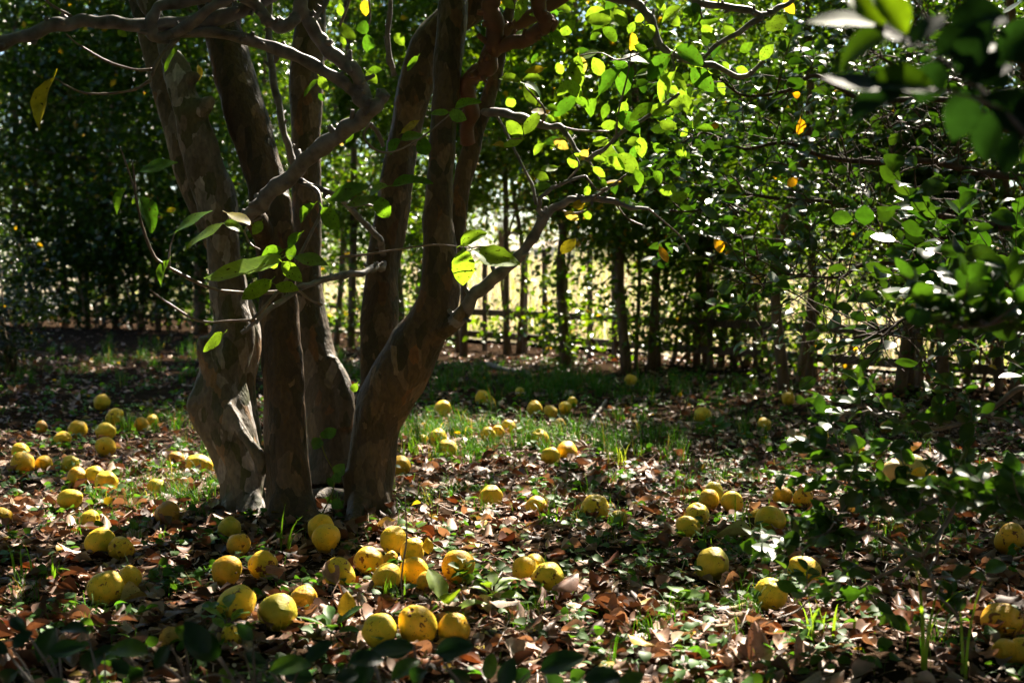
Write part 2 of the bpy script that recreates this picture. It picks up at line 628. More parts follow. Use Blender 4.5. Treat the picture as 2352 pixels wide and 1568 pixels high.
# sunlit meadow bank that rises beyond the fence
def meadow_h(s):
    t = max(0.0, s - 0.9)
    return 0.03 + 0.075 * min(t, 30.0) * min(1.0, t / 4.0)
def meadow_pt(u, s, dz=0.0):
    base = np.array([0.0, 14.6]) + TF * u + NF * s
    return np.array([base[0], base[1], meadow_h(s) + 0.06 * noise.noise(Vector((base[0] * .5, base[1] * .5, 0))) * min(1, s) + dz])
us = np.linspace(-40, 30, 90)
ss = np.linspace(0.75, 60, 60)
V = [meadow_pt(u, s) for s in ss for u in us]
nx = len(us)
Fq = np.array([(j * nx + i, j * nx + i + 1, (j + 1) * nx + i + 1, (j + 1) * nx + i) for j in range(len(ss) - 1) for i in range(nx - 1)])
meadow = link('meadow', mesh_from('meadow', V, Fq, M_meadow), None, 'structure')

# meadow grass
n = 32000
u = rng.uniform(-16, 9, n)
s = 0.9 + rng.random(n) ** 1.5 * 24
pos = np.array([meadow_pt(a, b, -0.02) for a, b in zip(u, s)])
blades = [blade_tpl(3, 0.022, b) for b in (0.4, 0.9, 1.5)]
az = rng.uniform(0, 2 * math.pi, n)
R = np.zeros((n, 3, 3)); R[:, 0, 0] = np.cos(az); R[:, 0, 1] = -np.sin(az); R[:, 1, 0] = np.sin(az); R[:, 1, 1] = np.cos(az); R[:, 2, 2] = 1
dry = rng.random(n) < 0.62
tint = np.where(dry[:, None], np.array([0.60, 0.50, 0.41]), np.array([0.30, 0.40, 0.08])) * rng.uniform(0.7, 1.25, (n, 1))
me = scatter('meadow_grass', blades, pos, R, rng.uniform(0.25, 0.75, n), tint, M_mgrass)
link('meadow_grass', me, None, 'stuff')['label'] = 'tall pale dry grass on the sunlit meadow beyond the fence'
bpy.data.objects['meadow_grass']['category'] = 'grass'

# ------------------------------------------------------------------ fence
fo = (0.0, fence_y(0.0), 0.0)
fence = thing('rail_fence', 'low dark wooden rail fence with slim uprights behind the hedge trunks', 'fence', fo)
def box_between(name, a, b, w, h, mat, parent, origin):
    a, b = np.array(a, float), np.array(b, float)
    d = unit(b - a)
    side = unit(np.cross(d, [0, 0, 1.0])) if abs(d[2]) < 0.9 else np.array([*TF, 0.0])
    up = np.cross(side, d)
    V = []
    k = 5
    for i in range(k + 1):
        c = a + (b - a) * i / k
        jw = 1 + random.uniform(-.05, .05)
        bev = 0.18
        for sx, sy in ((-1, -1 + bev), (-1 + bev, -1), (1 - bev, -1), (1, -1 + bev), (1, 1 - bev), (1 - bev, 1), (-1 + bev, 1), (-1, 1 - bev)):
            V.append(c + side * sx * w / 2 * jw + up * sy * h / 2 * jw - np.array(origin))
    Fq = [tuple(range(7, -1, -1)), tuple(range(k * 8, k * 8 + 8))]
    for i in range(k):
        for s_ in range(8):
            Fq.append((i * 8 + s_, i * 8 + (s_ + 1) % 8, (i + 1) * 8 + (s_ + 1) % 8, (i + 1) * 8 + s_))
    return link(name, mesh_from(name, V, Fq, mat, smooth=False), parent)
def fpt(u, z, off=0.0):
    b = np.array([0.0, 14.6]) + TF * u + NF * off
    return np.array([b[0], b[1], z])
def fence_u_of_px(px):
    k = (px - CX) / F
    Y = 14.6 / (1 + 1.3 * k)
    X = k * Y
    return (X * TF[0] + (Y - 14.6) * TF[1])
post_px = [330, 655, 922, 1121, 1213, 1260, 1363, 1420, 1640, 1880, 2120, 2306]
for j in range(7):
    u0 = -9.0 + j * 2.6
    for z in (0.17, 0.43):
        box_between('rail', fpt(u0 + 0.004, z), fpt(u0 + 2.596, z), 0.045, 0.075, M_wood, fence, fo)
for k, px in enumerate(post_px):
    uu = fence_u_of_px(px)
    top = 1.15 + 0.1 * random.random()
    box_between('post', fpt(uu, -0.02, -0.048), fpt(uu + random.uniform(-.02, .02), top, -0.048), 0.05, 0.045, M_wood, fence, fo)

# ------------------------------------------------------------------ foliage helpers
SMALL = [leaf_tpl(3, 0.27, 0.3, b, 0.85, seed=i) for i, b in enumerate((0.2, 0.6, 1.0))]
TINY = [leaf_tpl(2, 0.30, 0.3, b, 0.8, seed=i) for i, b in enumerate((0.2, 0.7))]
MED = [leaf_tpl(4, 0.27, 0.35, b, 0.85, petiole=0.12, seed=i) for i, b in enumerate((0.15, 0.5, 0.9, 1.3))]

def up_normals(n, flat=0.9):
    v = rng.normal(0, 1, (n, 3)) * 0.55
    v[:, 2] = flat + rng.normal(0, 0.45, n)
    return unit(v)
def rand_dirs(n, zs=0.45):
    v = rng.normal(0, 1, (n, 3))
    v[:, 2] *= zs
    return unit(v)

def clumped(n, center, radii, nclump, cs, hollow=0.0):
    """Points in clumps inside an ellipsoid."""
    c = rng.normal(0, 1, (nclump, 3))
    c = unit(c) * (rng.random((nclump, 1)) ** (1 / 3) * (1 - hollow) + hollow)
    c = c * np.array(radii) + np.array(center)
    idx = rng.integers(0, nclump, n)
    p = c[idx] + rng.normal(0, 1, (n, 3)) * np.array([cs, cs, cs * 0.55])
    return p

def greens(n, base, var=0.3, yellow=0.0, ycol=(0.45, 0.30, 0.03)):
    t = np.array(base)[None, :] * (1 + rng.uniform(-var, var, (n, 1)))
    t = t * (1 + rng.uniform(-0.12, 0.12, (n, 3)))
    if yellow:
        m = rng.random(n) < yellow
        t[m] = np.array(ycol) * rng.uniform(0.6, 1.2, (m.sum(), 1))
    return t

# ------------------------------------------------------------------ far trees beyond the meadow
far_specs = [  # px, depth, crown top py, radius m, colour, label
    (-60, 36, -160, 4.2, (0.03, 0.06, 0.018), 'dark tall tree at the far left, seen through the hedge'),
    (240, 40, -120, 4.4, (0.05, 0.085, 0.02), 'olive green far tree showing above the left hedge'),
    (560, 42, -150, 4.3, (0.04, 0.075, 0.02), 'far leafy tree showing between the two leftmost trunks'),
    (800, 46, -60, 4.0, (0.045, 0.09, 0.03), 'far tree showing behind the pale trunk at the top'),
    (985, 50, -90, 4.2, (0.02, 0.06, 0.045), 'blue green far tree beside the leaning trunk at the top'),
    (1390, 54, 60, 3.0, (0.03, 0.085, 0.07), 'low bluish far tree under the small gap of sky'),
    (1560, 48, -20, 3.6, (0.04, 0.08, 0.03), 'far tree showing behind the bright quince leaves'),
    (1800, 42, -60, 4.2, (0.035, 0.075, 0.02), 'far tree at the top behind the small-leaved shrub'),
    (2100, 38, -100, 4.4, (0.025, 0.055, 0.015), 'dark far tree behind the blurred branch'),
    (2420, 34, -120, 4.4, (0.025, 0.055, 0.015), 'dark far tree at the right edge of the view'),
]
for px, dep, tpy, rad, colr, lab in far_specs:
    top = at(px, tpy, dep)[2]
    x0 = (px - CX) / F * dep
    s_ = fence_s(x0, dep)
    bz = meadow_h(s_) - 0.1
    t = thing('far_tree', lab, 'tree', (x0, dep, bz), 'far trees beyond the meadow')
    h = top - bz
    tube('trunk', [(0, 0, -0.2), (0.1, 0, h * 0.3), (-0.1, 0.1, h * 0.8)], [0.24, 0.17, 0.05], M_hbark, t, sides=8)
    for k in range(3):
        a = random.uniform(0, 6.28)
        tube('limb', [(0.05, 0, h * (0.3 + 0.12 * k)), (math.cos(a) * rad * .4, math.sin(a) * rad * .4, h * (.5 + .1 * k)), (math.cos(a) * rad * .7, math.sin(a) * rad * .7, h * (.62 + .1 * k))], [0.09, 0.05, 0.02], M_hbark, t, sides=5)
    nn = 5600
    p = clumped(nn, (0, 0, h * 0.55), (rad, rad * 0.8, h * 0.44), 90, 0.42, 0.25)
    p = p[p[:, 2] > 0.25]
    nn = len(p)
    me = scatter('crown', TINY, p, frames(rand_dirs(nn), up_normals(nn)), rng.uniform(0.2, 0.36, nn), greens(nn, colr, 0.4, 0.03), M_far)
    link('crown', me, t, 'stuff')

for k, (px, s0, hh, colr, lab) in enumerate((
        (60, 9, 3.0, (0.07, 0.12, 0.02), 'sunlit bush beyond the fence at the far left'), (250, 11, 2.6, (0.10, 0.15, 0.02), 'yellow-green bush beyond the fence behind the left poles'), (420, 9, 2.8, (0.08, 0.13, 0.02), 'bush beyond the fence left of the gnarled trunk'),
        (590, 12, 3.2, (0.09, 0.14, 0.02), 'bush beyond the fence between the left trunks'), (790, 11, 3.0, (0.08, 0.14, 0.02), 'bush beyond the fence behind the pale trunk'), (960, 13, 3.4, (0.09, 0.15, 0.02), 'bush beyond the fence behind the fork'),
        (1150, 15, 3.2, (0.11, 0.16, 0.02), 'bright bush at the top of the open meadow'), (1330, 16, 3.6, (0.13, 0.15, 0.02), 'yellowing bush right of the bright meadow bush'), (1520, 13, 3.2, (0.10, 0.15, 0.02), 'bush beyond the fence behind the quince boughs'),
        (1720, 11, 2.8, (0.09, 0.14, 0.02), 'bush beyond the fence behind the slanted stem'), (1930, 10, 2.8, (0.07, 0.12, 0.02), 'bush beyond the fence behind the right shrub'), (2180, 9, 2.6, (0.06, 0.11, 0.02), 'bush beyond the fence near the right edge'))):
    kx = (px - CX) / F
    Y = (14.6 + s0 * math.hypot(1.3, 1.0)) / (1 + 1.3 * kx)
    x0 = kx * Y
    t = thing('meadow_bush', lab, 'bush', (x0, Y, meadow_h(s0) - .05), 'bushes on the meadow')
    for q in range(4):
        a = random.uniform(0, 6.28)
        tube('stem', [(0, 0, 0), (math.cos(a) * .3, math.sin(a) * .3, hh * .4), (math.cos(a) * .8, math.sin(a) * .8, hh * .8)], [.05, .03, .01], M_hbark, t, sides=5, sub=3)
    nn = 2300
    p = clumped(nn, (0, 0, hh * .5), (2.0, 1.5, hh * .52), 70, .26, .2)
    p = p[p[:, 2] > .02]
    nn = len(p)
    link('foliage', scatter('foliage', TINY, p, frames(rand_dirs(nn), up_normals(nn)), rng.uniform(.11, .2, nn), greens(nn, colr, .4, .10, (0.40, 0.20, 0.03)), M_far), t, 'stuff')

# ------------------------------------------------------------------ hedge trees
def hedge_tree(label, trunks, crown_c, crown_r, nleaf, colr, leafsize, group, name='hedge_tree', low=0, yellow=0.006, twigs=8, mat=None, nclump=60, cs=0.16, flat=0.9, zs=0.45, tpl=SMALL):
    """trunks: list of (px, base_py, width_px, lean_px, height_m)"""
    px, by = trunks[0][0], trunks[0][1]
    o = on_ground(px, by)
    t = thing(name, label, 'tree', o, group)
    ends = []
    for (tx, ty, w, lean, hh) in trunks:
        b = on_ground(tx, ty)
        dep = b[1]
        r = w * 0.5 * dep / F
        topx = b[0] + lean * dep / F + random.uniform(-.15, .15)
        k = random.uniform(-.11, .11)
        P = [b + [0, 0, -.05], b + [k, 0, hh * .3], [(b[0] + topx) / 2 - k, b[1] + k, hh * .6], [topx, b[1], hh]]
        P = np.array([[q[0], q[1], q[2]] for q in P])
        tube('trunk', P, np.array([r * 1.25, r, r * .85, r * .5]) * random.uniform(.85, 1.2), M_hbark, t, origin=o, sides=9, sub=5, flute=0.06, bump=0.12, bscale=9, seed=tx * .1)
        ends.append(P)
    c = np.array([o[0], o[1], 0]) + np.array(crown_c)
    paths = []
    for k in range(twigs):
        P0 = ends[random.randrange(len(ends))]
        tt = random.uniform(0.25, 0.95)
        st = P0[2] * tt + P0[1] * (1 - tt)
        a = random.uniform(0, 6.28)
        L = random.uniform(.4, .9) * crown_r[0]
        e = st + np.array([math.cos(a) * L, math.sin(a) * L, random.uniform(.0, .6) * L])
        mid = (st + e) / 2 + np.array([0, 0, random.uniform(-.08, .1)])
        tube('branch', [st, mid, e], [0.014, 0.009, 0.003], M_hbark, t, origin=o, sides=5, sub=3)
    p = clumped(nleaf, c, crown_r, nclump, cs, 0.1)
    if low:
        # sparse leafy shoots low on the stems
        q = []
        for k in range(low):
            P0 = ends[random.randrange(len(ends))]
            zz = random.uniform(.15, 1.6)
            b = np.array([P0[0][0], P0[0][1], zz]) + np.array([random.uniform(-.35, .35), random.uniform(-.3, .2), 0])
            m = random.randrange(6, 16)
            q.append(b + rng.normal(0, 1, (m, 3)) * np.array([.10, .10, .06]))
        p = np.vstack([p] + q)
    p = p[p[:, 2] > 0.06]
    nn = len(p)
    me = scatter('crown', tpl, p, frames(rand_dirs(nn, zs), up_normals(nn, flat)), leafsize * rng.uniform(0.7, 1.25, nn), greens(nn, colr, 0.35, yellow), mat or M_hedge)
    local(me, o)
    link('crown', me, t, 'stuff')
    return t

G = 'hedge trees along the fence'
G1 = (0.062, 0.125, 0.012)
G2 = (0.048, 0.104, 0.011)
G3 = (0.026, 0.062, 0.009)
hedge_tree('slim hedge tree just right of the forked trunk, two stems before the open fence', [(1066, 818, 14, 6, 7.0), (1052, 812, 9, -8, 4)], (-.1, 0.2, 4.4), (1.0, .8, 3.0), 17000, G1, .085, G, low=12)
hedge_tree('pair of pale slender stems standing before the open rails', [(1163, 813, 15, 8, 3.6), (1174, 811, 7, 10, 3.2), (1191, 812, 11, 14, 3.5)], (0.1, 0.3, 2.75), (.85, .7, 1.15), 9500, G1, .085, G, low=16, yellow=.03)
hedge_tree('dark hedge stem cluster in the middle, ivy green shoots at its foot', [(1303, 845, 19, 6, 3.5), (1287, 843, 9, -6, 3.2), (1320, 838, 7, 4, 3.0)], (0.1, 0.2, 2.65), (.95, .75, 1.15), 10000, G1, .085, G, low=70, yellow=.02)
hedge_tree('hedge tree of four close stems right of the open rails', [(1440, 853, 20, -4, 3.5), (1459, 848, 11, 4, 3.1), (1494, 850, 18, 8, 3.6), (1513, 846, 14, 10, 3.2)], (0.15, 0.1, 2.2), (.9, .7, 1.4), 8100, G1, .07, G, low=100, yellow=.02)
hedge_tree('hedge tree of three stems left of the slanted stem', [(1600, 842, 17, 4, 3.5), (1622, 838, 14, 2, 3.2), (1654, 840, 15, -4, 3.4)], (0.1, 0.1, 2.1), (.9, .7, 1.45), 8100, G2, .065, G, low=130)
hedge_tree('hedge tree with one slanted stem leaning right', [(1684, 838, 18, 26, 3.4), (1746, 836, 10, 2, 3.2)], (0.15, 0.1, 2.05), (.8, .7, 1.4), 7020, G2, .065, G, low=110)
hedge_tree('hedge tree of three thick brown stems with a quince lying at its foot', [(1803, 900, 24, 4, 3.3), (1834, 890, 17, 6, 3.2), (1857, 884, 17, 10, 3.1)], (0.1, 0.1, 2.2), (.85, .7, 1.2), 7020, G2, .06, G, low=40)
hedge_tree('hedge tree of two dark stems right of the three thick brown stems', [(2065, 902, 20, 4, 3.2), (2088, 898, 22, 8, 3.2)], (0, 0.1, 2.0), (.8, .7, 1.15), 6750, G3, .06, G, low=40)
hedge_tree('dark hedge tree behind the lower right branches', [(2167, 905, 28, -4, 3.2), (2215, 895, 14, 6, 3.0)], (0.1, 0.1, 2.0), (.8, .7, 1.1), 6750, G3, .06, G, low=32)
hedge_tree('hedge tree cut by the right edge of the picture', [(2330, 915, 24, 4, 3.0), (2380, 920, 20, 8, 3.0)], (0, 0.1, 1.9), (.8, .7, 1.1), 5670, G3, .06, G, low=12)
hedge_tree('hedge tree between the pale trunk and the forked trunk, two stems', [(806, 794, 18, -6, 7.6), (772, 790, 11, 12, 4.4)], (-.1, 0.2, 4.6), (1.35, 1.0, 3.8), 17000, G2, .07, G, low=90)
hedge_tree('hedge tree seen between the two stems of the forked trunk', [(925, 800, 17, 4, 7.4), (952, 796, 11, 6, 4.3)], (0, 0.2, 4.4), (1.2, 1.0, 3.5), 18000, G2, .08, G, low=90)
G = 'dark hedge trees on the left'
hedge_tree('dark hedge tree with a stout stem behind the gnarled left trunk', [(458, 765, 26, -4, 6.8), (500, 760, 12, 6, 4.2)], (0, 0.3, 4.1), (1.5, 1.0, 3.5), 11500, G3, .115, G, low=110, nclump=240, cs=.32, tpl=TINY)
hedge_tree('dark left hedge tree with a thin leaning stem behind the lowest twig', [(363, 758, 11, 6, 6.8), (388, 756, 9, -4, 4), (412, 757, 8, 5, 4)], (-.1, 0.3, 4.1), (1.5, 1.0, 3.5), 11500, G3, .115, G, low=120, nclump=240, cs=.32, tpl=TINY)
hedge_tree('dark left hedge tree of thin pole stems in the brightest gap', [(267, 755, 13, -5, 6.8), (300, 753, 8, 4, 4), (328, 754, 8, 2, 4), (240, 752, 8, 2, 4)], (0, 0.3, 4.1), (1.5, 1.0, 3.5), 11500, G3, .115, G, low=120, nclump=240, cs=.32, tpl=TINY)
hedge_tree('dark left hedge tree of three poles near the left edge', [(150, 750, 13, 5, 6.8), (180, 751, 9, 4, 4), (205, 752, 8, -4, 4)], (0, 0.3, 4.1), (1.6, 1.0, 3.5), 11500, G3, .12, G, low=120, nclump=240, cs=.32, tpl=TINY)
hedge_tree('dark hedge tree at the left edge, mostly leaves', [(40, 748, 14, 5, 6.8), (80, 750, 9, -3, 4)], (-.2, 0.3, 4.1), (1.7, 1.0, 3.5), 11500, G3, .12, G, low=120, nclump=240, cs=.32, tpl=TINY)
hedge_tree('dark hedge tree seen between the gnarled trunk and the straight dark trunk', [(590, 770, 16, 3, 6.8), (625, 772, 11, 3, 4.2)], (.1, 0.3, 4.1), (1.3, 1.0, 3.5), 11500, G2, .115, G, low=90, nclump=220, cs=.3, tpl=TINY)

# unseen trees added around the viewpoint to shut out sky light and deepen shade
for (x, y, h, rad, zc, rz, nn, lab) in ((-3.4, -2.2, 7.0, 2.6, 3.4, 3.4, 5200, 'unseen dark tree added to block sky behind the viewpoint on the left'), (0.3, -3.4, 7.5, 2.6, 3.6, 3.6, 5200, 'unseen dark tree added to block sky straight behind the viewpoint'), (3.6, -2.2, 7.0, 2.6, 3.4, 3.4, 5200, 'unseen dark tree added to block sky behind the viewpoint on the right'),
        (-2.4, .3, 8.6, 3.3, 7.2, 1.8, 7600, 'spreading unseen tree added to block sky over the viewpoint from the left'), (2.5, .3, 8.6, 3.3, 7.2, 1.8, 7600, 'spreading unseen tree added to block sky over the viewpoint from the right'), (.2, 3.0, 9.4, 3.0, 8.2, 1.2, 5600, 'tall garden tree spreading high above the quince tree'),
        (6.4, 5.4, 8.0, 2.3, 4.0, 4.0, 5200, 'unseen dark tree added to block sky right of the evergreen shrub'), (7.2, 8.6, 8.5, 2.4, 4.2, 4.2, 5200, 'unseen dark tree added to block sky at the far right'), (-7.2, 9.4, 8.5, 2.4, 4.2, 4.2, 5200, 'unseen dark tree added to block sky at the far left'),
        (-4.4, 2.2, 6.0, 1.8, 3.0, 3.0, 4600, 'unseen dark tree added to block sky left of the viewpoint'), (-6.0, 5.6, 6.5, 2.0, 3.3, 3.2, 4600, 'unseen dark tree added to block sky farther left'), (4.3, 1.9, 5.0, 1.7, 2.5, 2.5, 4600, 'unseen dark tree added to block sky right of the viewpoint')):
    t = thing('sky_block_tree', lab, 'tree', (x, y, 0), 'unseen trees added to block sky light')
    fx, fy = (0, -4.6) if lab.startswith('tall') else (x * .6, -2.0) if lab.startswith('spreading') else (0, 0)     # the foot stands back, the stem leans in
    tube('trunk', [(fx, fy, -.05), (fx * .9, fy * .9, h * .3), (fx * .4, fy * .4, h * .65), (0, 0, h * .9)], [.15, .13, .09, .03], M_hbark, t, sides=8, sub=5)
    p = clumped(nn, (0, 0, zc), (rad, rad, rz), 170, .32, .1)
    p = p[p[:, 2] > .1]
    nn = len(p)
    link('crown', scatter('crown', TINY, p, frames(rand_dirs(nn), up_normals(nn, .5)), rng.uniform(.2, .32, nn), greens(nn, (0.025, 0.05, 0.012), .3), M_far), t, 'stuff')

# closer dark shrub at the left edge
def leafy_shrub(name, label, base, crowns, leafsize, colr, nst=5, yellow=0.01, cat='shrub', tpl=MED):
    o = np.array(base, float)
    t = thing(name, label, cat, o)
    P = []
    for (c, r, nn, ncl, cs) in crowns:
        P.append(clumped(nn, c, r, ncl, cs, 0.1))
        for k in range(max(2, nst)):
            e = np.array(c) + rng.normal(0, .5, 3) * np.array(r)
            e[2] = max(e[2], .2)
            mid = (o + e) / 2 + np.array([random.uniform(-.1, .1), random.uniform(-.1, .1), .1])
            tube('stem', [o + [random.uniform(-.1, .1), random.uniform(-.1, .1), -.03], mid, e], [0.018, 0.012, 0.004], M_hbark, t, origin=o, sides=6, sub=4)
    p = np.vstack(P)
    p = p[p[:, 2] > .03]
    nn = len(p)
    me = scatter('foliage', tpl, p, frames(rand_dirs(nn), up_normals(nn)), leafsize * rng.uniform(.7, 1.25, nn), greens(nn, colr, .35, yellow), M_hedge)
    local(me, o)
    link('foliage', me, t, 'stuff')
    return t
US = [(90, 752, 1.0, 1.5, .9, 'dark understory bush under the leftmost hedge trees'), (210, 756, .8, 1.3, .75, 'dark understory bush between the left poles'), (330, 758, .8, 1.2, .7, 'dark understory bush left of the stout hedge stem'),
      (480, 764, .8, 1.4, .8, 'understory bush behind the gnarled trunk'), (610, 772, .7, 1.4, .8, 'understory bush behind the straight dark trunk'), (720, 784, .55, 1.3, .75, 'understory bush behind the pale trunk'), (860, 792, .5, 1.5, .85, 'understory bush behind the upright of the fork'),
      (1000, 806, .4, 1.4, .8, 'understory bush left of the open rails'), (1560, 838, .45, 1.0, .75, 'understory bush right of the four close stems'), (1700, 842, .4, .9, .7, 'understory bush by the slanted stem'), (1760, 850, .4, 1.3, .6, 'understory bush left of the three thick stems'),
      (1930, 866, .5, 1.2, .7, 'understory bush right of the three thick stems'), (2120, 884, .5, 1.2, .7, 'understory bush under the right hedge trees'), (2290, 896, .5, 1.2, .7, 'understory bush at the right edge below the hedge')]
for (px, py, rx, zc, rz, lab) in US:
    b = on_ground(px, py)
    far = b[1] > 16
    leafy_shrub('understory_bush', lab, b, [((b[0], b[1], zc), (rx, .5, rz), 850 if 1500 < px < 1800 else 1500, 42, .10), ((b[0], b[1] - .1, .35), (rx, .4, .3), 120 if 1500 < px < 1800 else 260, 16, .08)], .085 if far or 1500 < px < 1800 else .07, (0.014, 0.036, 0.008) if px < 700 else (0.055, 0.115, 0.012), nst=3, tpl=TINY if far else SMALL)  # bushes on the right get a sunlit green painted in, left ones darker
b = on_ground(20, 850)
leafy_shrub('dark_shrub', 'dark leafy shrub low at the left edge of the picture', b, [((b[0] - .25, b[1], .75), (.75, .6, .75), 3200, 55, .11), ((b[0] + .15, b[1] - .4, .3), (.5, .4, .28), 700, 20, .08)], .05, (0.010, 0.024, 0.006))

# ================================================================== QUINCE TREE
QB = on_ground(700, 1168)
quince = thing('quince_tree', 'multi-stemmed quince tree with mottled flaking bark among fallen yellow fruit', 'tree', QB)
def stem(name, path, mat=M_bark, sides=20, sub=7, flute=0.06, bump=0.12, bscale=5.0, label=None):
    P, R = pix_path(path)
    o = tube(name, P, R, mat, quince, origin=QB, sides=sides, sub=sub, flute=flute, bump=bump, bscale=bscale, seed=path[0][0] * 0.13)
    if label:
        o['label'] = label
    return o
def fused(name, paths, voxel=.011, sides=18, amp=((4.0, .012), (14.0, .004)), smooth=6, label=None, tone=(1, 1, 1)):
    """Several overlapping stems grown together into one continuous surface."""
    Vs, Fs = [], []
    for path in paths:
        P, R = pix_path(path)
        V, Fq = tube_geo(P, R, sides=sides, sub=7, flute=.07, bump=.10, bscale=5, seed=path[0][0] * .13)
        off = len(Vs)
        Vs += [tuple(v) for v in V]
        Fs += [tuple(int(i) + off for i in f) for f in Fq]
    me = mesh_from(name, Vs, Fs, M_bark)
    tmp = bpy.data.objects.new('tmp', me)
    C.objects.link(tmp)
    m = tmp.modifiers.new('r', 'REMESH'); m.mode = 'VOXEL'; m.voxel_size = voxel
    m2 = tmp.modifiers.new('s', 'SMOOTH'); m2.factor = .5; m2.iterations = smooth
    dg = bpy.context.evaluated_depsgraph_get()
    me2 = bpy.data.meshes.new_from_object(tmp.evaluated_get(dg))
    bpy.data.objects.remove(tmp)
    n = len(me2.vertices)
    co = np.zeros(n * 3, np.float32); me2.vertices.foreach_get('co', co); co = co.reshape(-1, 3)
    nr = np.zeros(n * 3, np.float32); me2.vertices.foreach_get('normal', nr); nr = nr.reshape(-1, 3)
    d = np.zeros(n)
    for (sc, am) in amp:
        d += am * np.array([noise.noise(Vector((c[0] * sc, c[1] * sc, c[2] * sc * .6))) for c in co])
    co = co + nr * d[:, None]
    me2.vertices.foreach_set('co', co.astype(np.float32).ravel())
    me2.polygons.foreach_set('use_smooth', np.ones(len(me2.polygons), dtype=bool))
    me2.materials.clear(); me2.materials.append(M_bark)
    me2.update()
    local(me2, QB)
    o = link(name, me2, quince)
    o.color = (*tone, 1)
    if label:
        o['label'] = label
    return o
# left gnarled stem
fused('trunk', [
    [(575, 1225, 128, 5.0), (562, 1150, 108, 5.02), (548, 1080, 108, 5.03), (524, 1000, 120, 5.03), (506, 930, 118, 5.03), (500, 870, 108, 5.04),
     (514, 810, 100, 5.05), (528, 750, 88, 5.06), (527, 690, 84, 5.08), (518, 620, 82, 5.08), (508, 550, 80, 5.08), (488, 450, 86, 5.08),
     (462, 350, 84, 5.06), (440, 280, 84, 5.05), (415, 200, 70, 5.06), (388, 130, 58, 5.1), (365, 60, 52, 5.14), (340, -10, 48, 5.2), (300, -140, 42, 5.3)],
    [(585, 1120, 60, 5.1), (574, 1000, 46, 5.14), (565, 900, 38, 5.16), (568, 800, 38, 5.16), (562, 720, 44, 5.16), (545, 640, 40, 5.14)],
    [(475, 770, 40, 5.0), (472, 800, 62, 5.0), (482, 840, 60, 5.0), (492, 880, 40, 5.0)],
    [(466, 895, 40, 5.0), (464, 935, 56, 5.0), (480, 980, 60, 5.0), (505, 1020, 40, 5.0)],
    [(520, 930, 40, 4.95), (548, 975, 40, 4.93), (572, 1010, 34, 4.92), (596, 1050, 30, 4.93), (600, 1090, 20, 4.95)],
    [(440, 262, 60, 5.02), (468, 240, 42, 5.0), (484, 226, 26, 4.99), (490, 222, 12, 4.99)],
    [(420, 190, 40, 5.04), (448, 178, 26, 5.02), (462, 176, 12, 5.02)],
    [(560, 1130, 70, 5.0), (530, 1180, 56, 4.96), (500, 1206, 34, 4.88), (470, 1222, 14, 4.8)], [(580, 1150, 60, 4.97), (578, 1200, 56, 4.86), (560, 1232, 34, 4.72), (540, 1248, 14, 4.62)]],
    amp=((6.0, .035), (13.0, .014), (30.0, .004)), smooth=4, label='gnarled pale grey left stem with burls and hollows', tone=(2.2, 2.4, 2.75))  # tone: pale bark, with bluish sky light mixed into the colour
stem('trunk', [(500, 560, 60, 5.2), (440, 420, 58, 5.22), (412, 330, 58, 5.22), (385, 240, 52, 5.24), (362, 160, 48, 5.26), (340, 80, 44, 5.3), (318, 0, 44, 5.34), (270, -150, 38, 5.5)],
     flute=0.05, bump=0.1, label='smooth pale stem fused behind the gnarled one').color = (2.2, 2.2, 2.2, 1)
# straight dark stem
fused('trunk', [
    [(676, 1235, 150, 4.84), (668, 1150, 112, 4.87), (660, 1060, 104, 4.9), (655, 1000, 102, 4.92), (648, 850, 92, 4.95), (640, 700, 88, 4.98), (628, 560, 88, 5.02),
     (616, 450, 92, 5.05), (588, 350, 92, 5.08), (560, 250, 90, 5.1), (530, 150, 88, 5.14), (504, 50, 90, 5.18), (488, -20, 90, 5.2), (440, -170, 74, 5.3)],
    [(690, 1200, 50, 4.86), (682, 1000, 44, 4.9), (672, 800, 36, 4.93), (664, 600, 30, 4.98), (655, 450, 26, 5.02)],
    [(612, 560, 50, 4.98), (590, 505, 48, 4.9), (570, 500, 36, 4.86)],
    [(590, 1200, 60, 4.93), (630, 1205, 84, 4.9), (690, 1205, 96, 4.92), (760, 1195, 84, 4.98), (830, 1198, 60, 4.95)], [(620, 1190, 60, 5.05), (700, 1180, 110, 5.15), (780, 1170, 100, 5.2), (840, 1180, 60, 5.1)],
    [(650, 1150, 60, 4.82), (640, 1205, 56, 4.74), (622, 1235, 30, 4.62), (600, 1252, 12, 4.52)], [(690, 1150, 60, 4.84), (710, 1205, 54, 4.76), (730, 1238, 30, 4.62), (745, 1252, 12, 4.54)]],
    amp=((4.0, .012), (14.0, .006), (30.0, .003)), label='straight dark brown stem in the middle', tone=(.9, .68, .44))
# pale stem behind
fused('trunk', [
    [(772, 1120, 160, 5.42), (768, 1040, 128, 5.46), (757, 940, 112, 5.5), (742, 860, 100, 5.54), (722, 780, 90, 5.58), (709, 700, 78, 5.6), (702, 600, 70, 5.62), (702, 480, 70, 5.64),
     (702, 350, 72, 5.66), (702, 200, 76, 5.7), (712, 80, 72, 5.74), (718, -20, 72, 5.78), (735, -180, 60, 5.9)],
    [(790, 985, 46, 5.4), (792, 920, 40, 5.42), (784, 870, 34, 5.46), (765, 820, 26, 5.5)]],
    label='pale stem behind, its right side lit by the sun', tone=(1.3, 1.15, 1.0))
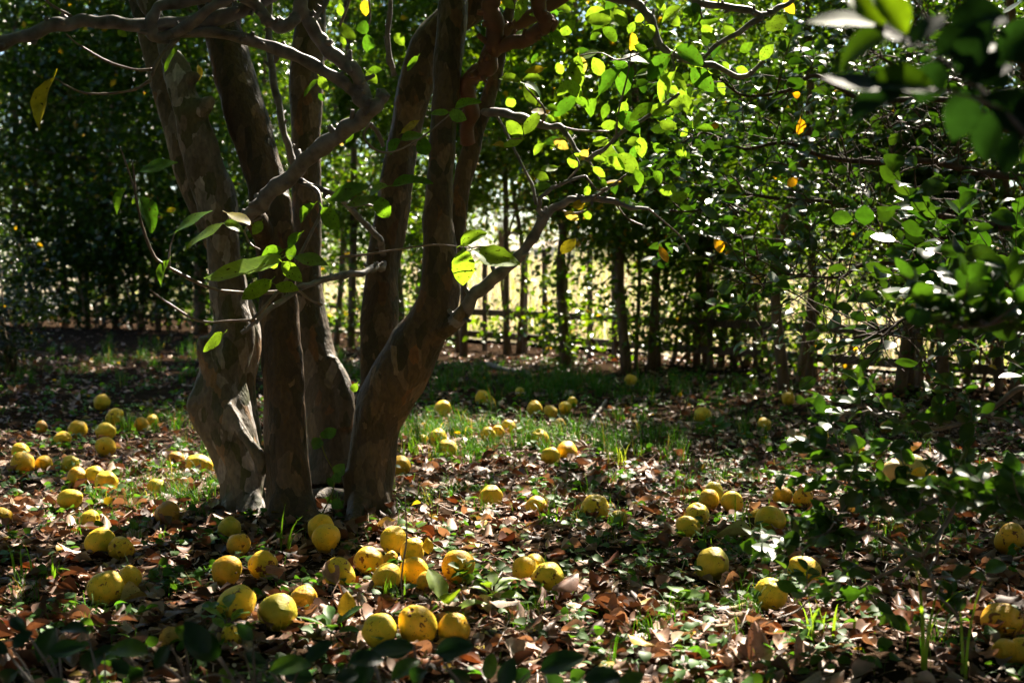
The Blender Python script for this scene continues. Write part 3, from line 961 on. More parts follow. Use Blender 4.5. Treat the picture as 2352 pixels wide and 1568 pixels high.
# forked right stem
fused('trunk', [
    [(834, 1235, 140, 4.92), (843, 1160, 112, 4.95), (848, 1090, 112, 4.97), (856, 1010, 116, 4.98), (872, 940, 120, 4.98), (905, 870, 126, 4.97), (948, 800, 122, 4.96), (985, 740, 108, 4.95),
     (1008, 680, 98, 4.94), (1012, 600, 84, 4.94), (1008, 500, 74, 4.94), (1012, 403, 66, 4.95), (1022, 256, 64, 4.97), (1032, 120, 62, 4.99), (1043, 0, 60, 5.0), (1060, -170, 54, 5.1)],
    [(862, 990, 70, 5.16), (868, 920, 82, 5.2), (872, 860, 86, 5.24), (874, 780, 84, 5.28), (876, 700, 82, 5.32), (882, 600, 80, 5.36), (898, 500, 76, 5.38), (912, 400, 74, 5.4), (930, 300, 76, 5.42),
     (952, 200, 80, 5.42), (980, 110, 84, 5.42), (1030, 50, 86, 5.42), (1085, 5, 78, 5.42), (1140, -60, 66, 5.44), (1220, -170, 54, 5.5)],
    [(990, 780, 60, 5.0), (1022, 690, 54, 5.06), (1038, 590, 46, 5.1), (1050, 500, 44, 5.13), (1066, 403, 42, 5.16), (1088, 320, 36, 5.18), (1112, 256, 33, 5.2), (1136, 180, 28, 5.22), (1153, 110, 25, 5.24), (1175, 0, 24, 5.28), (1200, -150, 22, 5.3)],
    [(985, 770, 60, 4.92), (1030, 750, 44, 4.88), (1052, 733, 36, 4.86), (1078, 700, 31, 4.82)],
    [(840, 1000, 40, 4.92), (850, 930, 44, 4.9), (866, 870, 36, 4.95), (878, 850, 24, 5.0)],
    [(800, 1080, 34, 4.92), (806, 1130, 40, 4.92), (812, 1180, 40, 4.92)],
    [(860, 1120, 60, 4.94), (884, 1180, 54, 4.9), (908, 1205, 30, 4.84), (935, 1218, 12, 4.78)], [(830, 1140, 60, 4.9), (818, 1200, 54, 4.78), (800, 1232, 28, 4.66), (785, 1250, 12, 4.56)]],
    amp=((4.0, .014), (14.0, .006), (30.0, .003)), label='forked right stem dividing into three uprights', tone=(1.0, .84, .58))
def branch(path, mat=M_branch, sides=12, sub=6, bump=0.26, bscale=22.0, name='branch', flute=0.06):
    if len(path) > 3:
        out = [path[0]]
        for a, b in zip(path[:-1], path[1:]):
            w = (a[2] + b[2]) * .5
            out.append(((a[0] + b[0]) / 2 + random.uniform(-.2, .2) * w, (a[1] + b[1]) / 2 + random.uniform(-.2, .2) * w, w * random.uniform(.86, 1.04), (a[3] + b[3]) / 2))
            out.append((b[0], b[1], b[2] * random.uniform(.95, 1.15), b[3]))
        path = out
        sub = 4
    o = stem(name, path, mat, sides, sub, flute, bump, bscale)
    # spur stubs and leaf scars along the limb, part of its own mesh
    P, R = pix_path(path)
    PR = catmull(np.column_stack([P, R]), 6)
    Vs, Fs = [], []
    for k in range(max(2, len(path))):
        i = random.randrange(1, len(PR) - 1)
        c, r = PR[i, :3], PR[i, 3]
        d = unit(np.array([random.gauss(0, 1), random.gauss(-.2, .7), random.gauss(.3, .8)]))
        L = r * random.uniform(1.1, 1.9) + random.choice((0, 0, .012))
        w = r * random.uniform(.28, .5)
        V, Fq = tube_geo([c, c + d * L * .7, c + d * L + [0, 0, .004]], [w * 1.7, w, w * .8], sides=6, sub=2, bump=.3, bscale=60)
        off = len(Vs)
        Vs += [tuple(np.array(v) - QB) for v in V]
        Fs += [tuple(int(q) + off for q in f) for f in Fq]
    me = o.data
    import bmesh
    bm = bmesh.new(); bm.from_mesh(me)
    vs = [bm.verts.new(v) for v in Vs]
    for f in Fs:
        bm.faces.new([vs[q] for q in f]).smooth = True
    bm.to_mesh(me); bm.free()
    return o
# rust-brown crooked limb
branch([(1075, 330, 34, 5.08), (1083, 256, 36, 5.02), (1074, 190, 36, 4.98), (1092, 168, 37, 4.96), (1120, 150, 40, 4.94), (1134, 108, 44, 4.92), (1136, 55, 42, 4.9), (1130, 0, 42, 4.9), (1120, -120, 36, 4.9)], M_redbranch)
branch([(1128, 110, 34, 4.92), (1160, 104, 32, 4.9), (1195, 96, 32, 4.86), (1222, 78, 31, 4.84), (1250, 62, 32, 4.82), (1258, 46, 30, 4.8), (1240, 30, 30, 4.79), (1236, 0, 32, 4.78), (1250, -80, 28, 4.78)], M_redbranch)
branch([(1262, 62, 30, 4.82), (1272, 56, 24, 4.82), (1277, 46, 14, 4.82)], M_redbranch, name='knot')
branch([(1130, 90, 26, 4.96), (1165, 70, 28, 5.0), (1205, 45, 30, 5.02), (1245, 20, 30, 5.02), (1300, -15, 30, 5.02), (1390, -90, 26, 5.05)], M_redbranch)
# front limb rising to the right from the dark stem
branch([(560, 505, 30, 4.86), (600, 470, 38, 4.8), (650, 420, 38, 4.72), (700, 370, 37, 4.65), (750, 330, 37, 4.58), (800, 290, 38, 4.5), (840, 262, 36, 4.45), (866, 240, 32, 4.42), (880, 222, 26, 4.42), (880, 208, 14, 4.44)])
branch([(850, 262, 34, 4.44), (842, 238, 34, 4.43), (820, 215, 30, 4.42), (790, 190, 28, 4.4), (720, 148, 30, 4.38), (640, 112, 28, 4.34), (560, 88, 26, 4.3), (480, 72, 26, 4.28), (420, 74, 24, 4.26), (372, 90, 24, 4.24), (352, 80, 28, 4.23), (345, 50, 28, 4.22), (365, 15, 26, 4.22), (430, 2, 28, 4.22), (500, -10, 28, 4.2)])
branch([(840, 240, 34, 4.44), (826, 190, 32, 4.42), (812, 160, 32, 4.4), (770, 130, 34, 4.38), (738, 95, 32, 4.36), (712, 55, 30, 4.34), (690, 20, 32, 4.32), (690, -60, 30, 4.3)])
branch([(690, 25, 28, 4.33), (668, 52, 28, 4.31), (640, 60, 28, 4.3), (615, 46, 28, 4.29), (592, 14, 26, 4.28), (560, -10, 30, 4.26), (500, -60, 28, 4.2)])
branch([(712, 75, 18, 4.36), (725, 40, 13, 4.36), (748, 10, 11, 4.37), (770, -40, 10, 4.4)])
# long limb at the top left
branch([(-60, 120, 30, 4.12), (0, 102, 32, 4.14), (70, 82, 32, 4.16), (130, 58, 32, 4.18), (190, 46, 30, 4.2), (260, 50, 30, 4.22), (340, 58, 32, 4.24), (420, 56, 34, 4.27), (500, 42, 34, 4.3), (560, 20, 32, 4.32), (640, -20, 34, 4.34), (700, -80, 34, 4.36)])
branch([(400, 78, 26, 4.2), (430, 60, 26, 4.18), (470, 28, 24, 4.16), (520, 0, 22, 4.15), (560, -40, 22, 4.15)])
# limb to the right out of the forked stem
branch([(1010, 760, 40, 4.9), (1050, 735, 36, 4.86), (1078, 700, 33, 4.82), (1110, 664, 30, 4.8), (1150, 628, 27, 4.78), (1190, 590, 25, 4.76), (1225, 545, 23, 4.75), (1245, 505, 22, 4.74), (1270, 478, 18, 4.74), (1310, 458, 17, 4.74), (1360, 455, 16, 4.74), (1410, 462, 13, 4.74), (1450, 478, 10, 4.74), (1490, 480, 7, 4.74)])
branch([(1250, 500, 14, 4.74), (1237, 480, 12, 4.72), (1240, 455, 10, 4.7), (1268, 432, 9, 4.7), (1300, 418, 8, 4.7), (1345, 404, 6, 4.7)], sides=8)
branch([(1112, 258, 20, 5.18), (1150, 258, 20, 5.1), (1200, 272, 19, 5.0), (1245, 288, 17, 4.95), (1285, 290, 13, 4.92), (1305, 315, 12, 4.9), (1322, 345, 11, 4.88), (1350, 366, 11, 4.86), (1385, 345, 10, 4.85), (1415, 315, 10, 4.84), (1450, 290, 9, 4.84), (1500, 258, 8, 4.84), (1560, 215, 7, 4.85)], sides=8)
branch([(1300, -20, 22, 5.0), (1430, 0, 22, 4.95), (1470, 15, 22, 4.93), (1495, 45, 20, 4.92), (1508, 90, 17, 4.92), (1530, 118, 15, 4.92), (1580, 140, 14, 4.94), (1640, 150, 14, 4.96), (1690, 176, 14, 4.98), (1720, 172, 12, 5), (1755, 140, 10, 5)], sides=8)
branch([(1540, -30, 18, 4.95), (1600, 4, 16, 4.94), (1660, 14, 16, 4.93), (1720, 24, 16, 4.93), (1748, 40, 16, 4.93), (1700, 74, 12, 4.94), (1640, 108, 10, 4.95), (1600, 150, 8, 4.96)], sides=8)
branch([(1740, 40, 16, 4.93), (1770, 32, 14, 4.93), (1810, 10, 12, 4.93), (1850, -30, 10, 4.94)], sides=8)
# thin upright shoots behind the front limb
branch([(680, 385, 20, 5.2), (662, 330, 18, 5.22), (645, 270, 17, 5.25), (630, 200, 17, 5.28), (622, 130, 17, 5.3), (618, 40, 16, 5.32), (615, -60, 14, 5.35)], sides=8)
branch([(598, 260, 9, 5.3), (585, 190, 9, 5.3), (570, 130, 9, 5.3)], sides=6)
branch([(905, 175, 16, 5.3), (895, 140, 14, 5.28), (890, 90, 12, 5.26), (896, 30, 11, 5.25), (900, -40, 10, 5.25)], sides=8)
branch([(1140, 265, 6, 5.4), (1165, 310, 6, 5.4), (1195, 370, 7, 5.4), (1222, 425, 8, 5.4), (1232, 470, 8, 5.38)], sides=6)
branch([(850, 285, 12, 4.5), (868, 305, 11, 4.55), (880, 335, 10, 4.6)], sides=6)
branch([(884, 592, 17, 5.33), (874, 552, 15, 5.1), (845, 520, 14, 4.9), (820, 495, 13, 4.85), (780, 455, 12, 4.8), (730, 432, 13, 4.75), (690, 415, 14, 4.7)], sides=8)
branch([(888, 600, 18, 5.36), (876, 613, 18, 5.2), (858, 616, 17, 5.02), (830, 628, 16, 4.85), (790, 632, 16, 4.8), (740, 642, 15, 4.7), (690, 660, 14, 4.6), (650, 690, 13, 4.55), (612, 715, 13, 4.5), (582, 742, 12, 4.48), (555, 765, 10, 4.46)], sides=8)

def twig(path, name='twig'):
    return stem(name, path, M_twig, 7, 5, 0.0, 0.45, 60.0)
twig([(590, 735, 7, 4.48), (530, 737, 6, 4.46), (480, 740, 6, 4.44), (440, 730, 6, 4.42), (400, 705, 5, 4.4), (370, 685, 5, 4.38), (345, 665, 4, 4.36)])
twig([(700, 655, 9, 4.6), (640, 670, 9, 4.56), (560, 672, 9, 4.5), (500, 666, 8, 4.45), (440, 642, 8, 4.4), (385, 612, 7, 4.36), (355, 590, 7, 4.34), (335, 545, 7, 4.32), (322, 500, 6, 4.3), (312, 450, 6, 4.28), (308, 405, 5, 4.26), (304, 370, 4, 4.25)])
twig([(310, 440, 5, 4.28), (295, 390, 4, 4.26), (275, 335, 3, 4.24)])
twig([(388, 612, 5, 4.36), (390, 570, 4, 4.36), (402, 534, 3, 4.36)])
twig([(345, 185, 8, 4.22), (310, 205, 7, 4.2), (250, 215, 6, 4.18), (190, 213, 5, 4.16), (150, 195, 4, 4.15), (125, 178, 3, 4.15)])
twig([(412, 88, 10, 4.25), (385, 110, 9, 4.24), (362, 140, 9, 4.23), (348, 175, 8, 4.22)])
twig([(352, 160, 8, 4.23), (310, 160, 6, 4.2), (255, 145, 6, 4.18), (205, 118, 5, 4.16), (170, 95, 4, 4.15), (152, 78, 3, 4.15)])
twig([(183, 48, 9, 4.2), (150, 30, 7, 4.18), (110, 5, 6, 4.16), (95, -20, 5, 4.15)])
twig([(690, 420, 9, 4.7), (730, 440, 9, 4.66), (735, 490, 7, 4.6), (712, 540, 8, 4.55), (690, 585, 8, 4.52), (672, 620, 8, 4.5), (630, 680, 8, 4.48), (575, 740, 8, 4.46)])
twig([(560, 530, 5, 4.6), (575, 560, 5, 4.58), (598, 574, 4, 4.56)])
twig([(522, 490, 5, 4.6), (530, 510, 5, 4.6), (560, 530, 5, 4.6), (572, 515, 5, 4.6), (600, 500, 4, 4.6)])
twig([(850, 285, 6, 4.5), (835, 310, 5, 4.5), (850, 335, 5, 4.52), (880, 350, 5, 4.54), (915, 345, 4, 4.56), (970, 315, 4, 4.58), (1035, 262, 3, 4.6)])
twig([(785, 605, 10, 4.78), (786, 590, 8, 4.78), (830, 586, 6, 4.76), (920, 572, 4, 4.72), (1000, 562, 4, 4.7), (1080, 570, 3, 4.66)])
twig([(1080, 570, 3, 4.66), (1110, 565, 3, 4.66)])
twig([(880, 480, 6, 4.85), (840, 470, 5, 4.8), (805, 480, 4, 4.78)])
twig([(740, 700, 6, 4.62), (715, 690, 6, 4.6), (690, 670, 6, 4.58), (670, 655, 6, 4.56)])
for pth in ([(1245, 288, 6, 4.95), (1250, 250, 5, 4.93), (1205, 198, 4, 4.92)], [(1285, 290, 6, 4.92), (1330, 300, 5, 4.9), (1400, 302, 4, 4.9)],
            [(1350, 366, 6, 4.86), (1370, 400, 5, 4.84), (1390, 440, 4, 4.83)], [(1415, 315, 6, 4.84), (1420, 260, 5, 4.82), (1440, 180, 4, 4.8), (1450, 120, 3, 4.8)],
            [(1300, 418, 5, 4.7), (1330, 380, 4, 4.72), (1310, 345, 3, 4.74)], [(1360, 455, 6, 4.74), (1400, 430, 5, 4.74), (1440, 400, 4, 4.74)],
            [(1345, 404, 6, 4.7), (1372, 436, 5, 4.7), (1395, 430, 4, 4.7)], [(1508, 90, 6, 4.92), (1540, 120, 5, 4.9), (1550, 165, 4, 4.9)], [(1270, 478, 5, 4.74), (1320, 490, 5, 4.73), (1355, 480, 4, 4.72)],
            [(1200, 318, 4, 4.9), (1165, 320, 3, 4.9)], [(1225, 290, 4, 4.94), (1200, 315, 3, 4.92)], [(1600, 4, 6, 4.94), (1612, 40, 5, 4.93), (1606, 60, 4, 4.92)],
            [(780, 60, 7, 4.7), (800, 10, 6, 4.7), (815, -40, 5, 4.7)], [(838, 75, 5, 4.6), (850, 40, 5, 4.6), (845, -20, 5, 4.6)], [(1590, 583, 4, 4.8), (1560, 540, 4, 4.8), (1490, 480, 5, 4.76)],
            [(1410, 462, 5, 4.74), (1440, 500, 4, 4.74), (1480, 520, 4, 4.74)], [(1330, 128, 3, 4.85), (1380, 122, 3, 4.85), (1425, 138, 4, 4.85), (1500, 110, 5, 4.9)]):
    twig(pth)

# ---- leaves of the quince tree placed one by one
QL = []
for i in range(6):
    v, f = leaf_tpl(9, 0.275 + 0.02 * (i % 3), (0.1, 0.3, 0.18, 0.4, 0.2, 0.05)[i], (0.35, 0.8, -0.35, 0.5, 1.2, 0.2)[i], 0.86, cols=2, petiole=0.16, wave=0.022, serr=0.035, seed=i)
    QL.append(mesh_from('quince_leaf_blade', v, f, M_qleaf))
LG = {'d': (0.045, 0.12, 0.014), 'm': (0.075, 0.16, 0.016), 'b': (0.155, 0.265, 0.035), 'y': (0.36, 0.27, 0.03), 'c': (0.55, 0.40, 0.16), 'p': (0.10, 0.19, 0.05), 'o': (0.22, 0.19, 0.02)}  # d, m, b put shaded to backlit looks into the leaf colour
TS = np.array(to_sun)
MUST = [(1000, 1290, 230, 100), (1250, 1320, 130, 80), (1000, 1430, 110, 50), (540, 1370, 60, 30), (250, 1240, 120, 60), (1130, 1150, 120, 50)]
def shades_pool(px, py, dep):
    q = at(px, py, dep)
    g = q - TS * ((q[2] - .08) / TS[2])
    if g[1] < 1.5:
        return False
    x, y = CX + F * g[0] / g[1], HOR + F * (CAM_H - .08) / g[1]
    return any(((x - a) / c) ** 2 + ((y - b) / d) ** 2 < 1 for a, b, c, d in MUST)
def place_leaf(bx, by, tx, ty, w, depth, tone, parent=quince, origin=QB, meshes=QL, tilt=None, jitter=True):
    """base pixel, tip pixel, width in pixels: the roll about the midrib follows from how wide the leaf looks."""
    a = at(bx, by, depth)
    L2 = math.hypot(tx - bx, ty - by)
    b = at(tx, ty, depth - random.uniform(-0.3, 0.3) * L2 * depth / F)
    d = b - a
    L = np.linalg.norm(d)
    ratio = min(1.0, w / (0.64 * L2))
    roll = math.acos(max(0.2, ratio))
    view = unit(np.array([0, 0, CAM_H]) - a)
    yv = unit(d)
    z0 = unit(view - yv * np.dot(view, yv))
    x0 = np.cross(yv, z0)
    sgn = 1 if x0[2] * 1 > 0 else -1
    z = z0 * math.cos(roll) + x0 * sgn * math.sin(roll)      # roll so that the upper face turns to the sky
    Rm = frames(yv[None], z[None])[0]
    o = link('leaf', random.choice(meshes), parent)
    M4 = Matrix(Rm.tolist()).to_4x4()
    o.matrix_basis = Matrix.Translation(Vector(a - np.array(origin))) @ M4 @ Matrix.Diagonal((L * (1 + random.uniform(-.06, .1)), L * 1.02, L, 1))
    c = np.array(LG[tone] if isinstance(tone, str) else tone) * random.uniform(.82, 1.2)
    o.color = (*c, 1)
    return o
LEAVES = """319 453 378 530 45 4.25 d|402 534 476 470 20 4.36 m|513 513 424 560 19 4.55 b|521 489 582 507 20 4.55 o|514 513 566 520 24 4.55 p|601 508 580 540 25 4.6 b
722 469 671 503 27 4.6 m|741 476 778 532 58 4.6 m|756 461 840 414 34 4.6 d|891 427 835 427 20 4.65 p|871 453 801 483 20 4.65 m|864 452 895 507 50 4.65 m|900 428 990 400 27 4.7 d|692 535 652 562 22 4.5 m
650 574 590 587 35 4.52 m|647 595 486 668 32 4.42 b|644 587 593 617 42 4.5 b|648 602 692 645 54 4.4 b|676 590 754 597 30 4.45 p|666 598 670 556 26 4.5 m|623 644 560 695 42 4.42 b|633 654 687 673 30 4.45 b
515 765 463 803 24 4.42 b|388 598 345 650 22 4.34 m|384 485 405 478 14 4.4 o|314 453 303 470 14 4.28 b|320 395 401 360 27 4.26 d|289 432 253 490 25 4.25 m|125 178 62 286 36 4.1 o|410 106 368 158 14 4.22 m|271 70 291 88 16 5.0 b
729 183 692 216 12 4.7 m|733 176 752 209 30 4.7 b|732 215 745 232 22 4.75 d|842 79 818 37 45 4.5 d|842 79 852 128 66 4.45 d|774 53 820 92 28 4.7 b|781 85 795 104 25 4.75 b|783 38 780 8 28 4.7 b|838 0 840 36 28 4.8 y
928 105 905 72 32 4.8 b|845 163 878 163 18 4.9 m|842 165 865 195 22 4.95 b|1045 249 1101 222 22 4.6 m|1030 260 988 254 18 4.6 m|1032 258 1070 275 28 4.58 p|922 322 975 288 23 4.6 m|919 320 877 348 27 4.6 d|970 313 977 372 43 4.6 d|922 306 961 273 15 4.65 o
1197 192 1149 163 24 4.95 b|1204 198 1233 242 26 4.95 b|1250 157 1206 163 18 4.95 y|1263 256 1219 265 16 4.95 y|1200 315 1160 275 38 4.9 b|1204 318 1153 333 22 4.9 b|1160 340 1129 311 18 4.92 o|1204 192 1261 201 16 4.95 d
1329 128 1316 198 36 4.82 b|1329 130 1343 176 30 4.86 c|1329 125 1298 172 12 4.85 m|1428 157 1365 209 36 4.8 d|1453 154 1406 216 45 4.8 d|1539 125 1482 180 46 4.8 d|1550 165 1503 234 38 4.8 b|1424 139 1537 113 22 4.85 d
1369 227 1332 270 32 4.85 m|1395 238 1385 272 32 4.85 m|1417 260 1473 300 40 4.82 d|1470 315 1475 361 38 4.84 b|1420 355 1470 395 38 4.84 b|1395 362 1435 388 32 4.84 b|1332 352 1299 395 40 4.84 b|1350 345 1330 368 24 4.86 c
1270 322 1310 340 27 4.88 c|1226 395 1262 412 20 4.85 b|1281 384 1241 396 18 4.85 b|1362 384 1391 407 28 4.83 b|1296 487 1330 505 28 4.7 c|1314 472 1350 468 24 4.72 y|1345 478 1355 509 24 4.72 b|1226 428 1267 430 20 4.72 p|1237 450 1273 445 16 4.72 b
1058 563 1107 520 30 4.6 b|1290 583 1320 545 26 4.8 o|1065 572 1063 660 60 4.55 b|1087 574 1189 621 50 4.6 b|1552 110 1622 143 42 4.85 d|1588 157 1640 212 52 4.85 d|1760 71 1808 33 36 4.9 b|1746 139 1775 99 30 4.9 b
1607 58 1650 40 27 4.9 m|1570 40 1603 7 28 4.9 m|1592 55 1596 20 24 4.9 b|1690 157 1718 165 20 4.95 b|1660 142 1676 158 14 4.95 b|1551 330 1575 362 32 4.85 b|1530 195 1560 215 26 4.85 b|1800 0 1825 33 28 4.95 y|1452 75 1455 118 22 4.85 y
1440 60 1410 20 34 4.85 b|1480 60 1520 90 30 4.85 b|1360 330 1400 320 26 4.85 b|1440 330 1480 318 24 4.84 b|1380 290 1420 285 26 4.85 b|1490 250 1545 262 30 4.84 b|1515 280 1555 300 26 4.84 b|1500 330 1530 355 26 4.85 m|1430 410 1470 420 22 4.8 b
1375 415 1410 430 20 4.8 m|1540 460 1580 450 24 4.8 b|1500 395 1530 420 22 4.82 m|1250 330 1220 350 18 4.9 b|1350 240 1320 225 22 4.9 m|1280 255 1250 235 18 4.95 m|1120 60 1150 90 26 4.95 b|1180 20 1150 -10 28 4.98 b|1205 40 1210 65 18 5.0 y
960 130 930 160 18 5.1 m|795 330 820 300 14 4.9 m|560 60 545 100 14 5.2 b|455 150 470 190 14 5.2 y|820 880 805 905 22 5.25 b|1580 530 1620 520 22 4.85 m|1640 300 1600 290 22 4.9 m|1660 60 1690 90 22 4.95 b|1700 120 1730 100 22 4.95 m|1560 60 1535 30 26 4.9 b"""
for ln in LEAVES.replace('\n', '|').split('|'):
    q = ln.split()
    v = [float(x) for x in q[:6]]
    place_leaf(*v, q[6])
# further small bright leaves along the right-hand boughs
for k in range(130):
    px = random.triangular(1130, 1720, 1480)
    py = random.uniform(-10, 440) if px > 1240 else random.uniform(0, 380)
    if px > 1560 and py > 330 - (px - 1560) * .9:
        continue
    a = random.uniform(0, 6.28)
    L = random.uniform(30, 52)
    dp = random.uniform(5.0, 6.4)
    if shades_pool(px, py, dp) and random.random() < .85:
        continue
    place_leaf(px, py, px + L * math.cos(a), py + L * 0.8 * math.sin(a), random.uniform(10, 30), dp, random.choice('bbbbbbmmdbd'))
for k in range(120):
    px = random.triangular(1180, 1700, 1450)
    py = random.uniform(-20, 420)
    if px > 1560 and py > 330 - (px - 1560) * .9:
        continue
    a = random.uniform(0, 6.28)
    L = random.uniform(48, 74)
    dp = random.uniform(4.75, 5.2)
    if shades_pool(px, py, dp) and random.random() < .85:
        continue
    place_leaf(px, py, px + L * math.cos(a), py + L * 0.8 * math.sin(a), random.uniform(16, 38), dp, random.choice('bbbbmmdb'))

# ---- crown above the picture: limbs, and unseen leaves set out to shade the ground
crown_limbs = [((-1.15, 5.4, 2.2), (-1.9, 5.6, 3.3), (-2.6, 5.9, 4.3)), ((-1.0, 5.3, 2.25), (-1.2, 5.0, 3.4), (-1.0, 4.4, 4.6)), ((-.82, 5.9, 2.4), (-.7, 6.1, 3.5), (-.3, 6.5, 4.7)),
               ((-.2, 5.1, 2.3), (.2, 5.0, 3.3), (.9, 4.7, 4.3)), ((.1, 5.5, 2.4), (.7, 5.9, 3.2), (1.6, 6.3, 4.0)), ((-.8, 4.35, 2.2), (-1.1, 3.7, 2.9), (-1.5, 3.0, 3.5)), ((-.6, 4.3, 2.15), (-.1, 3.7, 2.9), (.3, 3.2, 3.5)), ((.5, 5.0, 2.25), (1.0, 4.6, 2.9), (1.5, 4.2, 3.3))]
cl = []
for k, L in enumerate(crown_limbs):
    o = tube('limb', L, [.045, .032, .012], M_branch, quince, origin=QB, sides=8, sub=5, bump=.12, bscale=14, seed=k)
    cl.append(catmull(L, 8))
cpts = np.vstack([c[3:] for c in cl])
nn = 5200
sel = cpts[rng.integers(0, len(cpts), nn)]
sub = rng.normal(0, 1, (nn // 20, 3)) * np.array([.55, .55, .38])
p = sel + sub[rng.integers(0, len(sub), nn)] + rng.normal(0, .10, (nn, 3))
TS = np.array(to_sun)
# gaps cut in the crown to leave pools of sun on the ground (px, py, rx, ry) and boughs that stand in the sun
POOLS = [(1180, 1290, 360, 125), (1020, 1270, 190, 110), (270, 1205, 230, 105), (400, 1415, 90, 40), (1650, 1610, 640, 220), (1330, 1470, 270, 110), (1000, 1045, 70, 40), (1290, 1040, 70, 32), (1140, 990, 45, 22), (545, 1365, 40, 20), (60, 1370, 110, 60), (440, 1090, 90, 55), (1600, 1185, 120, 50), (1450, 1100, 60, 30), (1230, 1120, 60, 25)]
SUNNY = [(600, 640, 4.45, .26), (690, 620, 4.45, .2), (1080, 600, 4.6, .22), (480, 540, 4.4, .16), (1330, 330, 4.85, .36), (1480, 280, 4.85, .34), (1230, 220, 4.95, .2), (1640, 120, 4.9, .22), (800, 60, 4.7, .16), (1150, 600, 4.8, .16), (840, 450, 4.6, .12), (490, 780, 4.42, .08), (1330, 480, 4.72, .18), (535, 600, 5.05, .14), (520, 480, 5.05, .12), (565, 760, 5.05, .1), (735, 560, 5.55, .12), (760, 780, 5.5, .12), (800, 880, 5.4, .1), (690, 370, 4.66, .12), (780, 300, 4.52, .1), (250, 48, 4.2, .16), (120, 60, 4.18, .12), (640, 110, 4.34, .14), (740, 150, 4.38, .14), (500, 740, 4.44, .1), (560, 1000, 4.95, .1), (1150, 270, 5.05, .1), (2120, 1290, 3.0, .2), (1950, 1350, 3.05, .2), (2080, 1080, 5.5, .2)]
SUNNY_PTS = [(at(a, b, c), 0, 0, r) for a, b, c, r in SUNNY]
def lit_amount(x, y):
    if y < 1.2:
        return 0.0
    px, py = CX + F * x / y, HOR + F * CAM_H / y
    return max(math.exp(-(((px - a) / c) ** 2 + ((py - b) / d) ** 2) ** 3) for a, b, c, d in POOLS)
def on_ground_by_sun(q):
    return q - TS * (q[2] / TS[2])
clumps = []  # unseen leaf clumps placed up the sun rays to shade chosen ground
while len(clumps) < 640:
    g = np.array([random.uniform(-3.6, 2.4), random.uniform(1.4, 9.0), 0])
    if random.random() < lit_amount(g[0], g[1]) * 1.05:
        continue
    if g[0] > .6 and random.random() < .5:
        continue
    z = random.uniform(2.15, 4.9)
    q = g + TS * (z / TS[2])
    if q[2] > 1.02 + .222 * q[1]:
        clumps.append(q + rng.normal(0, 1, (30, 3)) * np.array([.15, .15, .09]))
p = np.vstack([p] + clumps)
keep = []
for q in p:
    if q[2] < .98 + .222 * q[1] or q[2] < 1.9:
        keep.append(False); continue
    g = on_ground_by_sun(q)
    if random.random() < lit_amount(g[0], g[1]) * 1.15:
        keep.append(False); continue
    ok = True
    for (a, b, dep, rr) in SUNNY_PTS:
        dv = q - a
        if np.linalg.norm(dv - TS * np.dot(dv, TS)) < rr and random.random() < .93:
            ok = False; break
    keep.append(ok)
p = p[np.array(keep)]
nn = len(p)
me = scatter('crown', MED, p, frames(rand_dirs(nn), up_normals(nn, .7)), .095 * rng.uniform(.75, 1.2, nn), greens(nn, (0.11, 0.19, 0.017), .25, .08), M_qcrown)
local(me, QB)
link('crown', me, quince, 'stuff')
# ================================================================== SHRUB ON THE RIGHT
SB = np.array([3.05, 6.1, 0.0])
shrub = thing('evergreen_shrub', 'large small-leaved evergreen shrub filling the right side behind the fruit', 'shrub', SB)
SLM = []
for i in range(5):
    v, f = leaf_tpl(6, 0.33, (0.15, 0.35, 0.25, 0.45, 0.1)[i], (0.3, 0.7, 1.0, 0.5, -0.2)[i], 0.95, cols=2, petiole=0.10, seed=20 + i)
    SLM.append(mesh_from('shrub_leaf_blade', v, f, M_sleaf))
STW, SLV = [], []          # fine twigs; (pos, dir, normal, size)
def spray(start, d, length, nl, size, droop=0.2, out=None, tw=None):
    """A leafy shoot: a thin twig with leaves set along it alternately."""
    out = SLV if out is None else out
    tw = STW if tw is None else tw
    d = unit(d)
    side = unit(np.cross(d, [0, 0, 1]) + 1e-6)
    pts = []
    p = np.array(start, float)
    dd = d.copy()
    for k in range(5):
        pts.append(p.copy())
        p = p + dd * length / 4
        dd = unit(dd + np.array([random.uniform(-.18, .18), random.uniform(-.18, .18), random.uniform(-.12, .12) + .06]))
    tw.append((np.array(pts), np.linspace(.0026, .001, 5)))
    P = catmull(pts, 4)
    for k in range(nl):
        t = (k + 1) / nl
        q = P[min(len(P) - 1, int(t * (len(P) - 1)))]
        sg = 1 if k % 2 else -1
        ld = unit(d * random.uniform(.3, .9) + side * sg * random.uniform(.4, 1) + np.array([0, 0, random.uniform(-.1, .55)]))
        nr = unit(np.array([0, 0, 1.0]) * random.uniform(.2, 1.1) + np.array([random.gauss(0, .6), random.gauss(-.25, .65), random.gauss(0, .2)]))
        out.append((q, ld, nr, size * random.uniform(.65, 1.25)))

